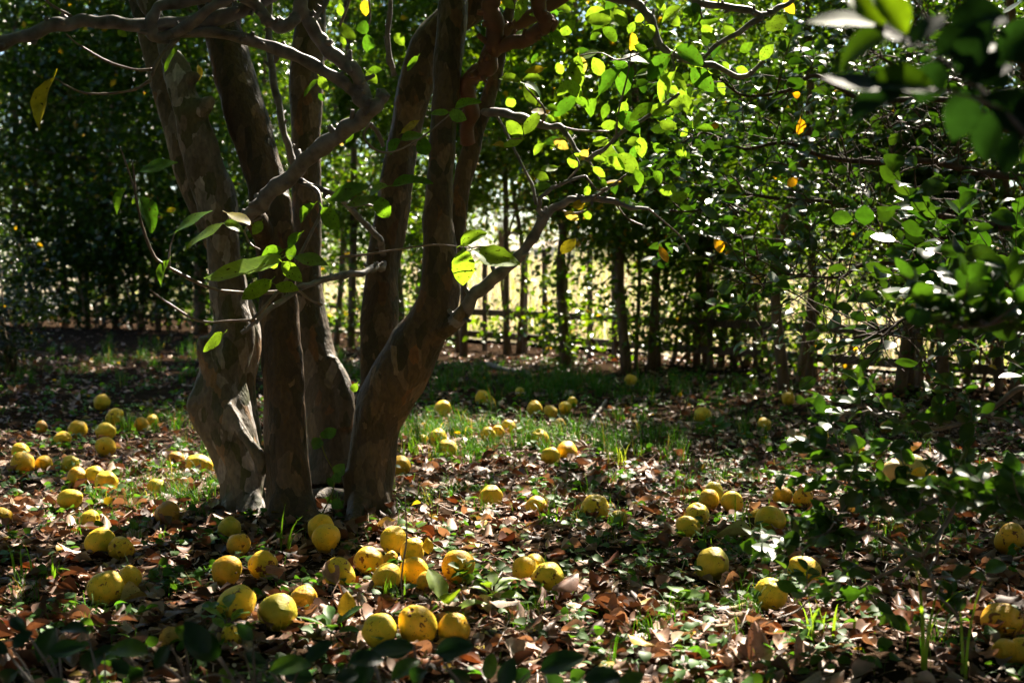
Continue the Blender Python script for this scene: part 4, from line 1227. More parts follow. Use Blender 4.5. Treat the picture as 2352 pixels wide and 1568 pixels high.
def shrub_branch(path, parent=shrub, origin=SB, mat=M_stwig):
    P, R = pix_path(path)
    tube('branch', P, R, mat, parent, origin=origin, sides=7, sub=5, bump=.15, bscale=25, seed=path[0][1])
    return catmull(P, 6)
main = [
    [(2640, 420, 26, 6.0), (2420, 330, 20, 5.8), (2200, 260, 15, 5.6), (1980, 215, 11, 5.5), (1800, 195, 8, 5.4), (1640, 190, 5, 5.3)],
    [(2640, 480, 26, 6.1), (2380, 430, 20, 6.0), (2120, 380, 15, 5.9), (1900, 350, 11, 5.8), (1720, 330, 7, 5.7), (1560, 320, 4, 5.6)],
    [(2640, 560, 26, 6.2), (2360, 530, 20, 6.0), (2100, 490, 14, 5.9), (1880, 470, 10, 5.8), (1700, 470, 7, 5.7), (1530, 500, 4, 5.6)],
    [(2640, 640, 24, 5.8), (2380, 620, 18, 5.5), (2150, 610, 12, 5.3), (1980, 625, 9, 5.2), (1840, 640, 5, 5.1), (1740, 650, 3, 5.0)],
    [(2640, 380, 22, 6.6), (2420, 200, 16, 6.4), (2240, 110, 12, 6.3), (2080, 60, 8, 6.2), (1940, 30, 5, 6.1)],
    [(2640, 700, 22, 5.0), (2420, 680, 16, 4.7), (2230, 700, 11, 4.5), (2080, 740, 8, 4.4), (1960, 790, 5, 4.3)],
    [(2640, 520, 22, 7.0), (2350, 300, 14, 6.9), (2150, 180, 10, 6.8), (1990, 120, 6, 6.7)],
    [(2500, 800, 20, 4.4), (2380, 700, 14, 4.0), (2290, 630, 10, 3.8), (2230, 600, 6, 3.7)],
]
def crook(path, j=26):
    out = [path[0]]
    for a, b in zip(path[:-1], path[1:]):
        m = tuple((u + v) / 2 for u, v in zip(a, b))
        out.append((m[0] + random.uniform(-j, j), m[1] + random.uniform(-j, j) * 1.2, m[2], m[3] + random.uniform(-.08, .08)))
        out.append((b[0] + random.uniform(-j, j) * .6, b[1] + random.uniform(-j, j), b[2], b[3]))
    return out
for path in main:
    c = shrub_branch(crook(path))
    nsp = 44
    for k in range(nsp):
        t = random.uniform(.22, 1)
        q = c[min(len(c) - 1, int(t * (len(c) - 1)))]
        d = unit(np.array([random.uniform(-1.0, .35), random.uniform(-.9, .5), random.uniform(-.55, .6)]))
        st = q + d * random.uniform(0, .16)
        if d[0] > 0.2 and random.random() < .5:
            continue
        STW.append((np.array([q, (q + st) / 2 + .005, st]), np.array([.0035, .003, .0026])))
        spray(st, d, random.uniform(.16, .34), random.randrange(7, 12), .074)
# fill: shoots hung through the body of the shrub, connected by bare twigs towards its stems
for k in range(300):
    px = random.triangular(1500, 2420, 2250)
    lo = 850 - 0.16 * (2352 - px) if px > 1700 else 560
    py = random.uniform(90 + max(0, 1900 - px) * .45, lo)
    dep = random.uniform(5.2, 7.4)
    st = at(px, py, dep)
    d = unit(np.array([random.uniform(-1, .4), random.uniform(-.8, .6), random.uniform(-.4, .5)]))
    back = st + unit(unit(SB + [0, 0, st[2] * .7] - st) * .5 + np.array([random.gauss(0, .4), random.gauss(.2, .5), random.gauss(-.2, .6)])) * random.uniform(.08, .2)
    STW.append((np.array([back, (back + st) / 2 + [0, 0, .02], st]), np.array([.004, .0034, .0028])))
    spray(st, d, random.uniform(.18, .36), random.randrange(7, 12), .074)
for k in range(5):
    tube('stem', [SB + [random.uniform(-.15, .15), random.uniform(-.15, .15), -.03], SB + [random.uniform(-.25, .2), random.uniform(-.2, .2), .9], SB + [random.uniform(-.6, .1), random.uniform(-.5, .5), 2.0], SB + [random.uniform(-.9, .1), random.uniform(-.6, .6), 2.9]], [.04, .032, .022, .01], M_hbark, shrub, origin=SB, sides=8, sub=4, bump=.1)

def finish_shrub(parent, origin, leaves, twigs, meshes, colr, nobj, bulk_mat, yellow=.004, twig_mat=M_twig, stuff_name='foliage'):
    """The leaves that look largest are objects of their own; the rest is one mesh."""
    pos = np.array([l[0] for l in leaves]); dr = np.array([l[1] for l in leaves]); nr = np.array([l[2] for l in leaves]); sz = np.array([l[3] for l in leaves])
    d = pos - np.array([0, 0, CAM_H])
    app = sz / np.maximum(d[:, 1], .1)
    sx = CX + F * d[:, 0] / d[:, 1]
    sy = HOR - F * d[:, 2] / d[:, 1]
    vis = (sx > -20) & (sx < 2372) & (sy > -20) & (sy < 1590)
    order = np.argsort(-np.where(vis, app, 0))
    chosen = set(order[:nobj].tolist())
    tint = greens(len(pos), colr, .35, yellow)
    R = frames(dr, nr)
    o3 = np.array(origin)
    for i in chosen:
        o = link('leaf', random.choice(meshes), parent)
        M4 = Matrix(R[i].tolist()).to_4x4()
        o.matrix_basis = Matrix.Translation(Vector(pos[i] - o3)) @ M4 @ Matrix.Scale(float(sz[i]), 4)
        o.color = (*tint[i], 1)
    rest = np.array([i for i in range(len(pos)) if i not in chosen])
    if len(rest):
        me = scatter(stuff_name, MED, pos[rest], R[rest], sz[rest], tint[rest], bulk_mat)
        local(me, origin)
        link(stuff_name, me, parent, 'stuff')
    o = many_tubes('twigs', twigs, twig_mat, parent, origin)
    o['kind'] = 'stuff'
def sun_hits(q):
    g = on_ground_by_sun(q)
    if g[1] < 1.5:
        return 0, 0
    return CX + F * g[0] / g[1], HOR + F * CAM_H / g[1]
def thin(l):
    a, b = sun_hits(l[0])
    if 1480 < a < 2330 and 1020 < b < 1500:
        return random.random() < (.5 if a < 1750 else .2)
    return True
SLV[:] = [l for l in SLV if thin(l)]
finish_shrub(shrub, SB, SLV, STW, SLM, (0.023, 0.062, 0.012), 300, M_sfol, twig_mat=M_stwig)
# a few single yellow leaves that hang in the shrub
for (bx, by, tx, ty, w, dep) in ((1838, 272, 1846, 312, 22, 5.0), (1808, 428, 1830, 410, 22, 5.2), (1640, 548, 1668, 578, 24, 4.9), (1820, 215, 1842, 222, 16, 5.1), (1630, 285, 1655, 290, 16, 5.1), (1515, 565, 1530, 605, 18, 4.9)):
    place_leaf(bx, by, tx, ty, w, dep, (0.5, 0.26, 0.02), parent=shrub, origin=SB, meshes=SLM)

# ------------------------------------------------------------------ low boughs at the lower right, nearer the camera
LB = np.array([1.95, 2.75, 0.0])
low = thing('low_shrub', 'low shrub at the lower right with bare sunlit twigs over the fruit', 'shrub', LB)
LTW, LLV = [], []
lowpaths = [
    [(2520, 1010, 18, 3.0), (2352, 895, 13, 3.1), (2240, 960, 11, 3.15), (2150, 985, 9, 3.2), (2060, 955, 7, 3.25), (1980, 930, 5, 3.3), (1905, 985, 4, 3.35)],
    [(2520, 1150, 16, 2.8), (2352, 1060, 11, 2.9), (2230, 1130, 10, 3.0), (2130, 1145, 9, 3.05), (2040, 1120, 7, 3.1), (1960, 1060, 6, 3.1), (1890, 1010, 5, 3.1)],
    [(2230, 1120, 12, 3.0), (2165, 1200, 11, 3.0), (2120, 1270, 9, 3.0), (2060, 1305, 7, 3.02), (2000, 1330, 6, 3.04), (1910, 1370, 6, 3.06), (1830, 1395, 5, 3.08), (1760, 1432, 3, 3.1)],
    [(2165, 1215, 9, 3.0), (2150, 1260, 8, 2.98), (2135, 1310, 8, 2.96), (2150, 1360, 7, 2.95), (2190, 1400, 6, 2.94), (2210, 1430, 5, 2.94)],
    [(2230, 1130, 9, 3.0), (2150, 1160, 8, 3.0), (2060, 1180, 6, 3.02), (1980, 1120, 5, 3.05), (1900, 1090, 4, 3.08)],
    [(2120, 1275, 7, 3.0), (2020, 1230, 6, 3.02), (1920, 1220, 5, 3.05), (1830, 1245, 4, 3.08), (1770, 1270, 3, 3.1)],
    [(2520, 1240, 14, 2.5), (2380, 1180, 11, 2.55), (2280, 1160, 9, 2.6), (2200, 1140, 7, 2.65)],
    [(2520, 820, 18, 2.5), (2400, 770, 13, 2.4), (2320, 730, 10, 2.35), (2250, 745, 7, 2.3), (2180, 750, 5, 2.3)],
]
dens = [18, 20, 10, 3, 14, 20, 18, 20]
for path, ns in zip(lowpaths, dens):
    c = shrub_branch(crook(path, 9), low, LB, M_twig)
    for k in range(ns):
        t = random.uniform(.3, 1)
        q = c[min(len(c) - 1, int(t * (len(c) - 1)))]
        d = unit(np.array([random.uniform(-1, .6), random.uniform(-.6, .6), random.uniform(-.2, .8)]))
        spray(q, d, random.uniform(.06, .15), random.randrange(5, 9), .049, out=LLV, tw=LTW)
for k in range(3):
    tube('stem', [LB + [random.uniform(-.1, .1), random.uniform(-.1, .1), -.03], LB + [random.uniform(-.1, .1), random.uniform(-.2, .2), .35], at(2520, (1010, 1150, 820)[k], (3.0, 2.8, 2.5)[k])], [.018, .014, .009], M_hbark, low, origin=LB, sides=7, sub=4)
finish_shrub(low, LB, LLV, LTW, SLM, (0.034, 0.085, 0.018), 300, M_sfol)

# ------------------------------------------------------------------ blurred bough at the upper right, close to the camera
BB = np.array([0.95, 1.397, 0.0])
near = thing('near_bough', 'blurred dark leafy bough hanging at the upper right, close to the lens', 'branch', BB)
P, R = pix_path([(2700, 700, 26, 1.463), (2450, 420, 18, 1.490), (2330, 280, 14, 1.516), (2230, 190, 11, 1.543), (2120, 110, 8, 1.569), (2010, 55, 5, 1.596)])
tube('branch', P, R, M_twig, near, origin=BB, sides=8, sub=5)
P, R = pix_path([(2300, 250, 9, 1.516), (2200, 215, 7, 1.503), (2120, 205, 5, 1.490), (2040, 200, 3, 1.490)])
tube('twig', P, R, M_twig, near, origin=BB, sides=6, sub=4)
tube('stem', [BB + [.25, -.1, -.02], BB + [.2, 0, .5], at(2700, 700, 1.463)], [.016, .014, .007], M_hbark, near, origin=BB, sides=8, sub=4)
M_nleaf = leaf_mat('bough_leaf_green', 'object', rough=0.6, spec=0.05, trans=0.34, glow=(1.9, 1.8, 0.3), veins=0.3)
NLM = []
for me in SLM:
    m2 = me.copy(); m2.materials[0] = M_nleaf; NLM.append(m2)
NB = [(2020, 60, 1860, 25, 34, 1.596, 'm'), (2030, 60, 1960, -40, 70, 1.596, 'b'), (2060, 75, 1890, 100, 60, 1.596, 'm'), (2080, 80, 2030, -40, 60, 1.583, 'b'), (2100, 100, 2160, 20, 45, 1.569, 'd'), (2120, 110, 2010, 40, 40, 1.569, 'd'),
      (2150, 130, 2300, 60, 80, 1.556, 'd'), (2170, 140, 2100, 230, 70, 1.556, 'd'), (2200, 170, 2350, 150, 90, 1.543, 'd'), (2210, 180, 2260, 40, 80, 1.543, 'd'), (2060, 200, 1890, 195, 40, 1.490, 'd'), (2100, 205, 1930, 255, 60, 1.490, 'd'),
      (2150, 210, 2010, 160, 50, 1.503, 'm'), (2240, 200, 2180, 320, 80, 1.529, 'd'), (2260, 220, 2400, 300, 90, 1.516, 'd'), (2300, 250, 2240, 370, 70, 1.516, 'd'), (2320, 280, 2440, 220, 90, 1.516, 'd'), (2330, 300, 2300, 400, 60, 1.503, 'd'), (2230, 190, 2330, 90, 80, 1.543, 'd'), (2280, 130, 2420, 60, 100, 1.556, 'd'), (2180, 60, 2330, -20, 90, 1.569, 'd')]
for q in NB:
    tone = {'d': (0.008, 0.026, 0.014), 'm': (0.035, 0.08, 0.012), 'b': (0.10, 0.18, 0.014)}[q[6]]  # b paints the sunlit look of the lighter leaves into their colour
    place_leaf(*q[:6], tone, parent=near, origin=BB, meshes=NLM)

# ------------------------------------------------------------------ glossy seedling shrub along the bottom edge
FB = np.array([-0.45, 2.3, 0.0])
front = thing('camellia_shrub', 'low glossy dark-leaved shrub along the bottom edge in the foreground shade', 'shrub', FB)
CLM = []
for i in range(4):
    v, f = leaf_tpl(8, 0.27, (0.25, 0.4, 0.32, 0.2)[i], (0.4, 0.8, 0.25, 1.0)[i], 0.88, cols=2, petiole=0.10, seed=40 + i)
    CLM.append(mesh_from('camellia_leaf_blade', v, f, M_sleaf))
FLV = [(340, 1500, 250, 1460, 50), (130, 1440, 80, 1520, 55), (60, 1450, 15, 1410, 40), (240, 1500, 160, 1540, 60), (300, 1530, 330, 1580, 60), (420, 1450, 520, 1520, 80), (440, 1440, 390, 1470, 60), (480, 1500, 430, 1425, 55), (560, 1500, 610, 1520, 40),
       (300, 1545, 255, 1515, 34), (390, 1480, 350, 1535, 40), (270, 1490, 200, 1500, 30), (620, 1540, 700, 1500, 45), (700, 1520, 760, 1470, 40), (720, 1560, 650, 1540, 45), (800, 1520, 880, 1490, 45), (850, 1500, 950, 1480, 40), (860, 1520, 800, 1580, 55),
       (900, 1560, 960, 1500, 50), (950, 1480, 880, 1500, 45), (1000, 1500, 1080, 1470, 50), (1020, 1520, 1055, 1470, 45), (1030, 1540, 1090, 1570, 45), (980, 1540, 920, 1560, 45), (1120, 1560, 1130, 1500, 50), (1150, 1580, 1180, 1510, 50), (1240, 1540, 1340, 1500, 55),
       (1250, 1550, 1310, 1590, 50), (1340, 1560, 1430, 1540, 55), (1220, 1540, 1160, 1570, 45), (540, 1540, 480, 1570, 60), (150, 1560, 90, 1590, 60), (40, 1540, -20, 1570, 50), (30, 1490, 60, 1440, 30), (450, 1560, 420, 1600, 60), (660, 1580, 610, 1560, 50),
       (1420, 1580, 1480, 1540, 45), (580, 1470, 545, 1430, 34), (20, 1500, -30, 1470, 36), (770, 1560, 830, 1540, 40), (200, 1450, 130, 1425, 36), (110, 1500, 190, 1475, 44)]
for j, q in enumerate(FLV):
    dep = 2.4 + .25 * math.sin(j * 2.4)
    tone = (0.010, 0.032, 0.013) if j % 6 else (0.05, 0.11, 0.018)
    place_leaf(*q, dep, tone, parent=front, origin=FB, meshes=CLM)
FT, order = [], sorted(FLV)
for k in range(0, len(order), 3):
    q = order[k]
    e = at(q[0], q[1], 2.4)
    b = np.array([e[0] * .85, 2.35 + random.uniform(-.1, .15), -.02])
    mid = (b + e) / 2 + np.array([random.uniform(-.03, .03), .02, .03])
    tube('stem', [b, mid, e], [.005, .004, .002], M_twig, front, origin=FB, sides=6, sub=4)
    if k + 2 < len(order):
        for q2 in order[k + 1:k + 3]:
            e2 = at(q2[0], q2[1], 2.4)
            FT.append((np.array([mid, (mid + e2) / 2 + [0, 0, .01], e2]), np.array([.003, .0022, .0015])))
many_tubes('twigs', FT, M_twig, front, FB)['kind'] = 'stuff'

# ================================================================== FALLEN QUINCES
def fruit_mesh(k):
    r = random.Random(k)
    nu, nv = 28, 18
    el = (1.0, 1.12, 0.94, 1.2, 1.06, 0.9)[k]
    V = []
    for j in range(nv + 1):
        th = math.pi * j / nv
        for i in range(nu):
            ph = 2 * math.pi * i / nu
            x, y, z = math.sin(th) * math.cos(ph), math.sin(th) * math.sin(ph), math.cos(th)
            rr = 1 + 0.045 * math.cos(5 * ph + k) * math.sin(th) ** 2 * (.4 + .6 * z * z) + .10 * noise.noise(Vector((x * 1.3 + k * 3, y * 1.3, z * 1.3)))
            rr *= 1 - 0.16 * math.exp(-(th / .26) ** 2) - 0.13 * math.exp(-((math.pi - th) / .3) ** 2)
            zz = z * el * (1 + .06 * z)
            V.append((x * rr, y * rr, zz * rr))
    Fq = [(j * nu + i, (j + 1) * nu + i, (j + 1) * nu + (i + 1) % nu, j * nu + (i + 1) % nu) for j in range(nv) for i in range(nu)]
    me = mesh_from('quince_body', V, np.array(Fq), M_fruit)
    top = sum(V[i][2] for i in range(nu)) / nu
    # calyx: a small ragged star in the blossom end
    cv, cf = [(0, 0, top - .06)], []
    m = 10
    for i in range(m):
        a = 2 * math.pi * i / m
        q = .15 if i % 2 else .09
        cv.append((q * math.cos(a), q * math.sin(a), top + (.012 if i % 2 else -.01)))
    cf = [(0, 1 + i, 1 + (i + 1) % m) for i in range(m)]
    cm = mesh_from('quince_calyx', cv, cf, M_calyx)
    # stalk stub at the other end
    bot = sum(V[nv * nu + i][2] for i in range(nu)) / nu
    sv, sf = tube_geo([(0, 0, bot + .08), (0.02, 0, bot - .06), (.05, .02, bot - .13)], [.05, .04, .05], sides=6, sub=2)
    sm = mesh_from('quince_stalk', sv, [tuple(int(i) for i in f) for f in sf], M_calyx)
    return me, cm, sm
FM = [fruit_mesh(k) for k in range(6)]
FCOL = {'y': (0.86, 0.61, 0.03), 'o': (0.86, 0.53, 0.025), 'g': (0.55, 0.47, 0.03), 'p': (0.66, 0.52, 0.16), 'b': (0.50, 0.27, 0.03)}
FRUIT_AT = []
def quince_fruit(cx, cy, d, label, tone='y', axis=None, wide=1.0):
    dr = ray(cx, cy)
    k = .5 * d / F
    t = CAM_H / (.90 * k - dr[2])
    p = np.array([0, 0, CAM_H]) + dr * t
    r = k * t
    FRUIT_AT.append((p[0], p[1], r))
    o = thing('quince', label, 'fruit', p, 'fallen quinces on the ground')
    k = random.randrange(6)
    me, cm, sm = FM[k]
    b = link('body', me, o)
    c = link('calyx', cm, b)
    s = link('stalk', sm, b)
    if axis is None:
        axis = (random.gauss(0, .8), random.gauss(-.35, .7), random.gauss(.15, .6))
    # axis: where the blossom end points (x right, y away, z up)
    q = Vector(axis).normalized().to_track_quat('Z', 'Y').to_matrix().to_4x4() @ Matrix.Rotation(random.uniform(0, 6.28), 4, 'Z')
    el = (1.0, 1.12, 0.94, 1.2, 1.06, 0.9)[k]
    sc = r / (1.0 * (el ** .4))
    Mx = q @ Matrix.Diagonal((sc * random.uniform(.93, 1.06), sc * random.uniform(.93, 1.06), sc * random.uniform(.94, 1.08), 1))
    b.matrix_basis = Mx
    col = np.array(FCOL[tone]) * random.uniform(.82, 1.06) * np.array([1, random.uniform(.9, 1.06), 1])
    b.color = (*col, 1)
QF = [
 (234, 923, 38, 'quince farthest back of the left group, alone in deep shade', 'o'),
 (263, 958, 42, 'quince right below the farthest one of the left group', 'y'),
 (179, 986, 42, 'round quince left of the stacked pair in the left group', 'o'),
 (143, 1008, 38, 'flattish quince behind a small leafy plant on the left', 'y'),
 (242, 991, 44, 'rear quince of the front-to-back pair on the left, sun on its top', 'y'),
 (243, 1026, 48, 'front quince of the front-to-back pair on the left', 'y'),
 (324, 974, 35, 'left quince of the pair beside a bright grass tuft', 'o'),
 (349, 966, 30, 'right quince of the pair beside a bright grass tuft, partly hidden', 'y'),
 (95, 980, 28, 'small dim quince far left behind leafy weeds', 'b'),
 (46, 1037, 40, 'quince mostly hidden behind the large one near the left edge', 'o'),
 (52, 1064, 54, 'large quince near the left edge with its blossom end to the viewer', 'o', (0.05, -1, .1)),
 (101, 1065, 39, 'small quince touching the large one near the left edge, dark calyx showing', 'o', (0.15, -1, .15)),
 (161, 1066, 42, 'greenish quince with its hollow end up, left of the gnarled trunk', 'g', (0, -.55, .85)),
 (178, 1097, 48, 'quince left of the badly bruised one on the left', 'o', (-.6, -.6, -.2)),
 (217, 1094, 50, 'quince wedged behind the badly bruised one on the left', 'y'),
 (244, 1108, 58, 'badly bruised quince with dark brown patches on the left', 'y'),
 (160, 1146, 54, 'quince half sunk in leaves with a brown gash, left of the trunk', 'y', (.9, -.4, .1)),
 (5, 1186, 46, 'quince cut off by the left edge of the picture', 'o'),
 (404, 1054, 38, 'mottled quince just left of the sunlit egg-shaped one', 'b'),
 (455, 1068, 56, 'egg-shaped sunlit quince nearest the left side of the trunk', 'y', (.8, .3, -.2)),
 (359, 1119, 43, 'smooth quince alone in the grass left of the trunk', 'y'),
 (385, 1180, 58, 'rotting quince with a sunken brown side in the grass', 'b', (.1, -.8, -.3)),
 (205, 1193, 46, 'small speckled quince behind the touching pair on the left', 'y'),
 (230, 1246, 66, 'left of the two touching quinces in the sunny leaves at left', 'y'),
 (277, 1259, 58, 'right of the two touching quinces in the sunny leaves at left', 'o', (.9, -.45, -.1)),
 (527, 1216, 58, 'greenish quince in the shade at the foot of the trunk', 'g', (.3, -.4, .85)),
 (548, 1250, 56, 'smooth golden quince in front of the greenish one by the trunk', 'o'),
 (521, 1311, 68, 'scratched quince in the trunk shadow, left of its neighbour', 'o'),
 (605, 1297, 68, 'quince in the trunk shadow right of the scratched one', 'y', (-.8, -.5, .3)),
 (295, 1328, 58, 'quince peeping out behind the large one with the curved scar', 'o'),
 (243, 1350, 82, 'large quince with a dark curved scar at lower left', 'y', (.15, -.9, .4)),
 (543, 1389, 88, 'large quince with a bright sunlit cap at lower left', 'y', (.4, .6, .5)),
 (637, 1406, 90, 'large greenish quince beside the one with a sunlit cap', 'g', (-.15, -.85, .35)),
 (697, 1376, 66, 'golden quince tucked behind the large greenish one', 'o'),
 (737, 1212, 60, 'quince behind the spotted one, a spot of sun on its top', 'y'),
 (750, 1236, 66, 'quince with dark spots in shade, in front of the trunks', 'y'),
 (779, 1315, 76, 'scarred quince in half shade left of the sunny cluster', 'y', (.7, -.5, -.5)),
 (848, 1287, 68, 'leftmost quince of the sunny cluster, a shadow edge across it', 'o'),
 (904, 1240, 60, 'rearmost quince of the sunny cluster', 'y', (0, .3, .95)),
 (947, 1268, 60, 'quince of the sunny cluster beside a small yellow leaf', 'y', (.3, -.2, .9)),
 (898, 1282, 36, 'tiny quince wedged inside the sunny cluster', 'o', (.2, -.7, .6)),
 (887, 1329, 66, 'quince with a hook-shaped scar at the front of the sunny cluster', 'y'),
 (952, 1314, 68, 'quince behind the small round one in the sunny cluster', 'o', (-.4, -.3, .8)),
 (982, 1338, 52, 'small round quince at the front right of the sunny cluster', 'o'),
 (1052, 1301, 76, 'large quince right of the sunny cluster, blossom end to the viewer', 'o', (.35, -.92, -.05)),
 (874, 1450, 82, 'leftmost of the three big quinces in a row at the bottom', 'y'),
 (960, 1437, 90, 'middle of the three big quinces at the bottom, dented on top', 'y', (-.3, -.35, .85)),
 (1043, 1442, 74, 'rightmost of the three big quinces in a row at the bottom', 'o'),
 (1226, 1299, 54, 'quince almost hidden behind the sunlit pair right of centre', 'y'),
 (1206, 1309, 62, 'left quince of the sunlit pair right of centre', 'y', (.45, -.85, -.2)),
 (1257, 1326, 76, 'right quince of the sunlit pair right of centre, with brown blotches', 'y', (.1, -.9, .4)),
 (738, 1077, 46, 'quince lodged between the trunk stems with a dark star scar', 'o', (.1, -1, .05)),
 (921, 1071, 46, 'quince half hidden by the right side of the forked trunk', 'o'),
 (1018, 937, 38, 'quince in the grass nearest behind the forked trunk', 'y'),
 (1107, 914, 34, 'quince in tall grass at the back, right of the fork', 'y', (0, -.3, .9)),
 (1195, 900, 22, 'small quince almost buried in the back grass', 'y'),
 (1228, 938, 36, 'upright quince in the back grass before a brown twig', 'y'),
 (1265, 945, 30, 'quince right of the upright one in the back grass', 'o'),
 (1298, 937, 30, 'flattened quince at the right end of the back grass group', 'y'),
 (1315, 924, 26, 'quince peeping out behind the back grass group', 'y'),
 (1287, 975, 28, 'quince half buried in grass in front of the back group', 'o'),
 (976, 985, 30, 'quince in the bright grass tuft right of the trunk', 'o'),
 (970, 1010, 28, 'quince sunk deep in the bright grass beside the trunk', 'y'),
 (1007, 1008, 44, 'rear quince of the pair in the grass right of the trunk', 'y', (0, -.3, .9)),
 (1026, 1032, 46, 'front quince of the pair in the grass right of the trunk', 'y'),
 (1121, 999, 37, 'left quince of the three in a slanting row', 'y'),
 (1143, 993, 32, 'middle quince of the three in a slanting row', 'o'),
 (1168, 982, 36, 'right quince of the three in a slanting row', 'y'),
 (1240, 1010, 46, 'spotted quince behind the touching pair in mid ground', 'y'),
 (1265, 1048, 42, 'smaller quince of the touching pair in mid ground', 'y'),
 (1302, 1037, 53, 'larger quince of the touching pair in mid ground', 'o'),
 (1127, 1142, 55, 'quince with brown streaks and its hollow end up, in leaves', 'y', (.1, -.35, .9)),
 (1232, 1163, 47, 'small quince with a round dark eye facing the viewer', 'y', (-.1, -.95, .35)),
 (1366, 1167, 66, 'large smooth quince with a deep dimple on top, right of centre', 'y', (.15, -.45, .9)),
 (1421, 1190, 38, 'small dark greenish quince right of the dimpled one', 'g'),
 (1449, 873, 29, 'lone quince at the foot of the hedge stems', 'o'),
 (1615, 956, 43, 'smooth quince beside a fallen stick on the right', 'y'),
 (1755, 976, 34, 'quince right of the one beside the stick', 'y'),
 (1811, 915, 35, 'quince with a dark hole at the foot of thick stems', 'o', (-.15, -.98, .1)),
 (1640, 1134, 48, 'hindmost quince of the right-hand trio', 'g'),
 (1629, 1147, 48, 'middle quince of the right-hand trio, calyx to the viewer', 'y', (.1, -.95, .1)),
 (1682, 1153, 50, 'right quince of the right-hand trio', 'y'),
 (1600, 1186, 60, 'rear quince of the leaning pair on the right', 'y', (.1, -.5, .85)),
 (1580, 1213, 58, 'front quince of the leaning pair on the right', 'y'),
 (1742, 1190, 46, 'quince hidden behind the scarred one on the right', 'o'),
 (1768, 1194, 68, 'scarred quince with dark marks and a brown leaf against it', 'y'),
 (1797, 1138, 46, 'left quince of the pair under the leafy low branch', 'o'),
 (1844, 1144, 46, 'right quince of the pair under the leafy low branch', 'o'),
 (1636, 1297, 76, 'big clean upright quince alone on the right', 'g', (0, .4, .9)),
 (1769, 1366, 74, 'quince with a dark pit on top, nearest the right foreground', 'y', (.2, -.35, .9)),
 (1849, 1311, 72, 'large quince screened by the small leaves of the low shrub', 'o'),
 (2090, 1080, 78, 'big pale quince glaring white in the sun behind twigs', 'p'),
 (2058, 1085, 64, 'pale quince left of the glaring white one behind twigs', 'p'),
 (2108, 1094, 54, 'yellow quince tucked against the glaring white one', 'o'),
 (2318, 1237, 74, 'dim quince in deep shade near the right edge', 'o'),
 (2298, 1426, 90, 'large quince in shade low at the right edge', 'o'),
 (2310, 1494, 62, 'quince at the bottom right corner, left of two', 'o'),
 (2347, 1493, 66, 'quince cut by the bottom right corner', 'o'),
 (1837, 1011, 34, 'dim speckled quince behind the upright shoot of the low shrub', 'b'),
 (2039, 981, 34, 'dim quince in the dark under the hedge on the right', 'b'),
 (1969, 1031, 32, 'dim quince peeping between low shrub leaves', 'o'),
 (531, 1462, 54, 'quince hidden behind a bright leafy weed at lower left', 'y'),
]
for q in QF:
    quince_fruit(*q)
FA = np.array(FRUIT_AT)

# ================================================================== GROUND COVER
def clear_of_fruit(p, k=.72):
    keep = np.ones(len(p), bool)
    for (x, y, r) in FA:
        keep &= ((p[:, 0] - x) ** 2 + (p[:, 1] - y) ** 2) > (r * k) ** 2
    return keep
TB = [(on_ground(565, 1175), .07), (on_ground(668, 1190), .07), (on_ground(765, 1090), .1), (on_ground(842, 1185), .07)]
def clear_of_trunks(p):
    keep = np.ones(len(p), bool)
    for (c, r) in TB:
        keep &= ((p[:, 0] - c[0]) ** 2 + (p[:, 1] - c[1]) ** 2) > r * r
    return keep
DEADP = (
    (.31, .1, .5, .85, .5, .03), (.29, .3, .7, .85, .2, .04), (.32, .15, -.25, .9, .8, .03), (.27, .45, .3, .85, -.3, .04), (.31, -.3, .8, .8, .4, .04), (.29, .35, -.4, .9, .6, .03), (.33, .05, .15, .85, .2, .06))
DEAD = [leaf_tpl(5, w, fo, be, sh, cols=1, petiole=.14, curl=cu, wave=wa, seed=60 + i) for i, (w, fo, be, sh, cu, wa) in enumerate(DEADP)]
def dead_tints(n):
    base = np.array([(0.19, 0.105, 0.066), (0.12, 0.062, 0.038), (0.46, 0.32, 0.24), (0.31, 0.20, 0.145), (0.22, 0.08, 0.03), (0.42, 0.31, 0.21), (0.06, 0.032, 0.021), (0.13, 0.045, 0.024), (0.38, 0.30, 0.09)])
    pr = np.array([.21, .21, .13, .14, .05, .06, .15, .03, .02])
    return base[rng.choice(len(base), n, p=pr)] * rng.uniform(.75, 1.25, (n, 1))
def flat_frames(n, tilt):
    a = rng.uniform(0, 2 * math.pi, n)
    y = np.column_stack([np.cos(a), np.sin(a), rng.normal(0, tilt, n)])
    nr = np.column_stack([rng.normal(0, tilt, n), rng.normal(0, tilt, n), np.ones(n) * np.where(rng.random(n) < .35, -1, 1)])
    return frames(y, nr)
def zg(p):
    return np.array([ground_z(x, y) for x, y in p[:, :2]])
# places thick with leaves by ring of distance
def litter_points(n, y0, y1, spread, power=1.0):
    y = y0 + rng.random(n) ** power * (y1 - y0)
    x = rng.uniform(-1, 1, n) * (spread * y + .5)
    return np.column_stack([x, y, np.zeros(n)])
p = np.vstack([litter_points(14000, 2.4, 6.2, .46), litter_points(9500, 5.8, 14, .46, 1.2), litter_points(2500, 12, 22, .46)])
s_ = np.array([fence_s(x, y) for x, y in p[:, :2]])
p = p[(s_ < .8)]
drift = np.array([noise.noise(Vector((x * 1.6, y * 1.6, 5.0))) for x, y in p[:, :2]])
p = p[rng.random(len(p)) < np.clip(.72 + 1.1 * drift, .18, 1)]
p = p[clear_of_fruit(p, .8) & clear_of_trunks(p)]
nn = len(p)
size = rng.uniform(.032, .088, nn)
p[:, 2] = zg(p) + rng.uniform(.003, .02, nn)
R = flat_frames(nn, .15)
tint = dead_tints(nn)
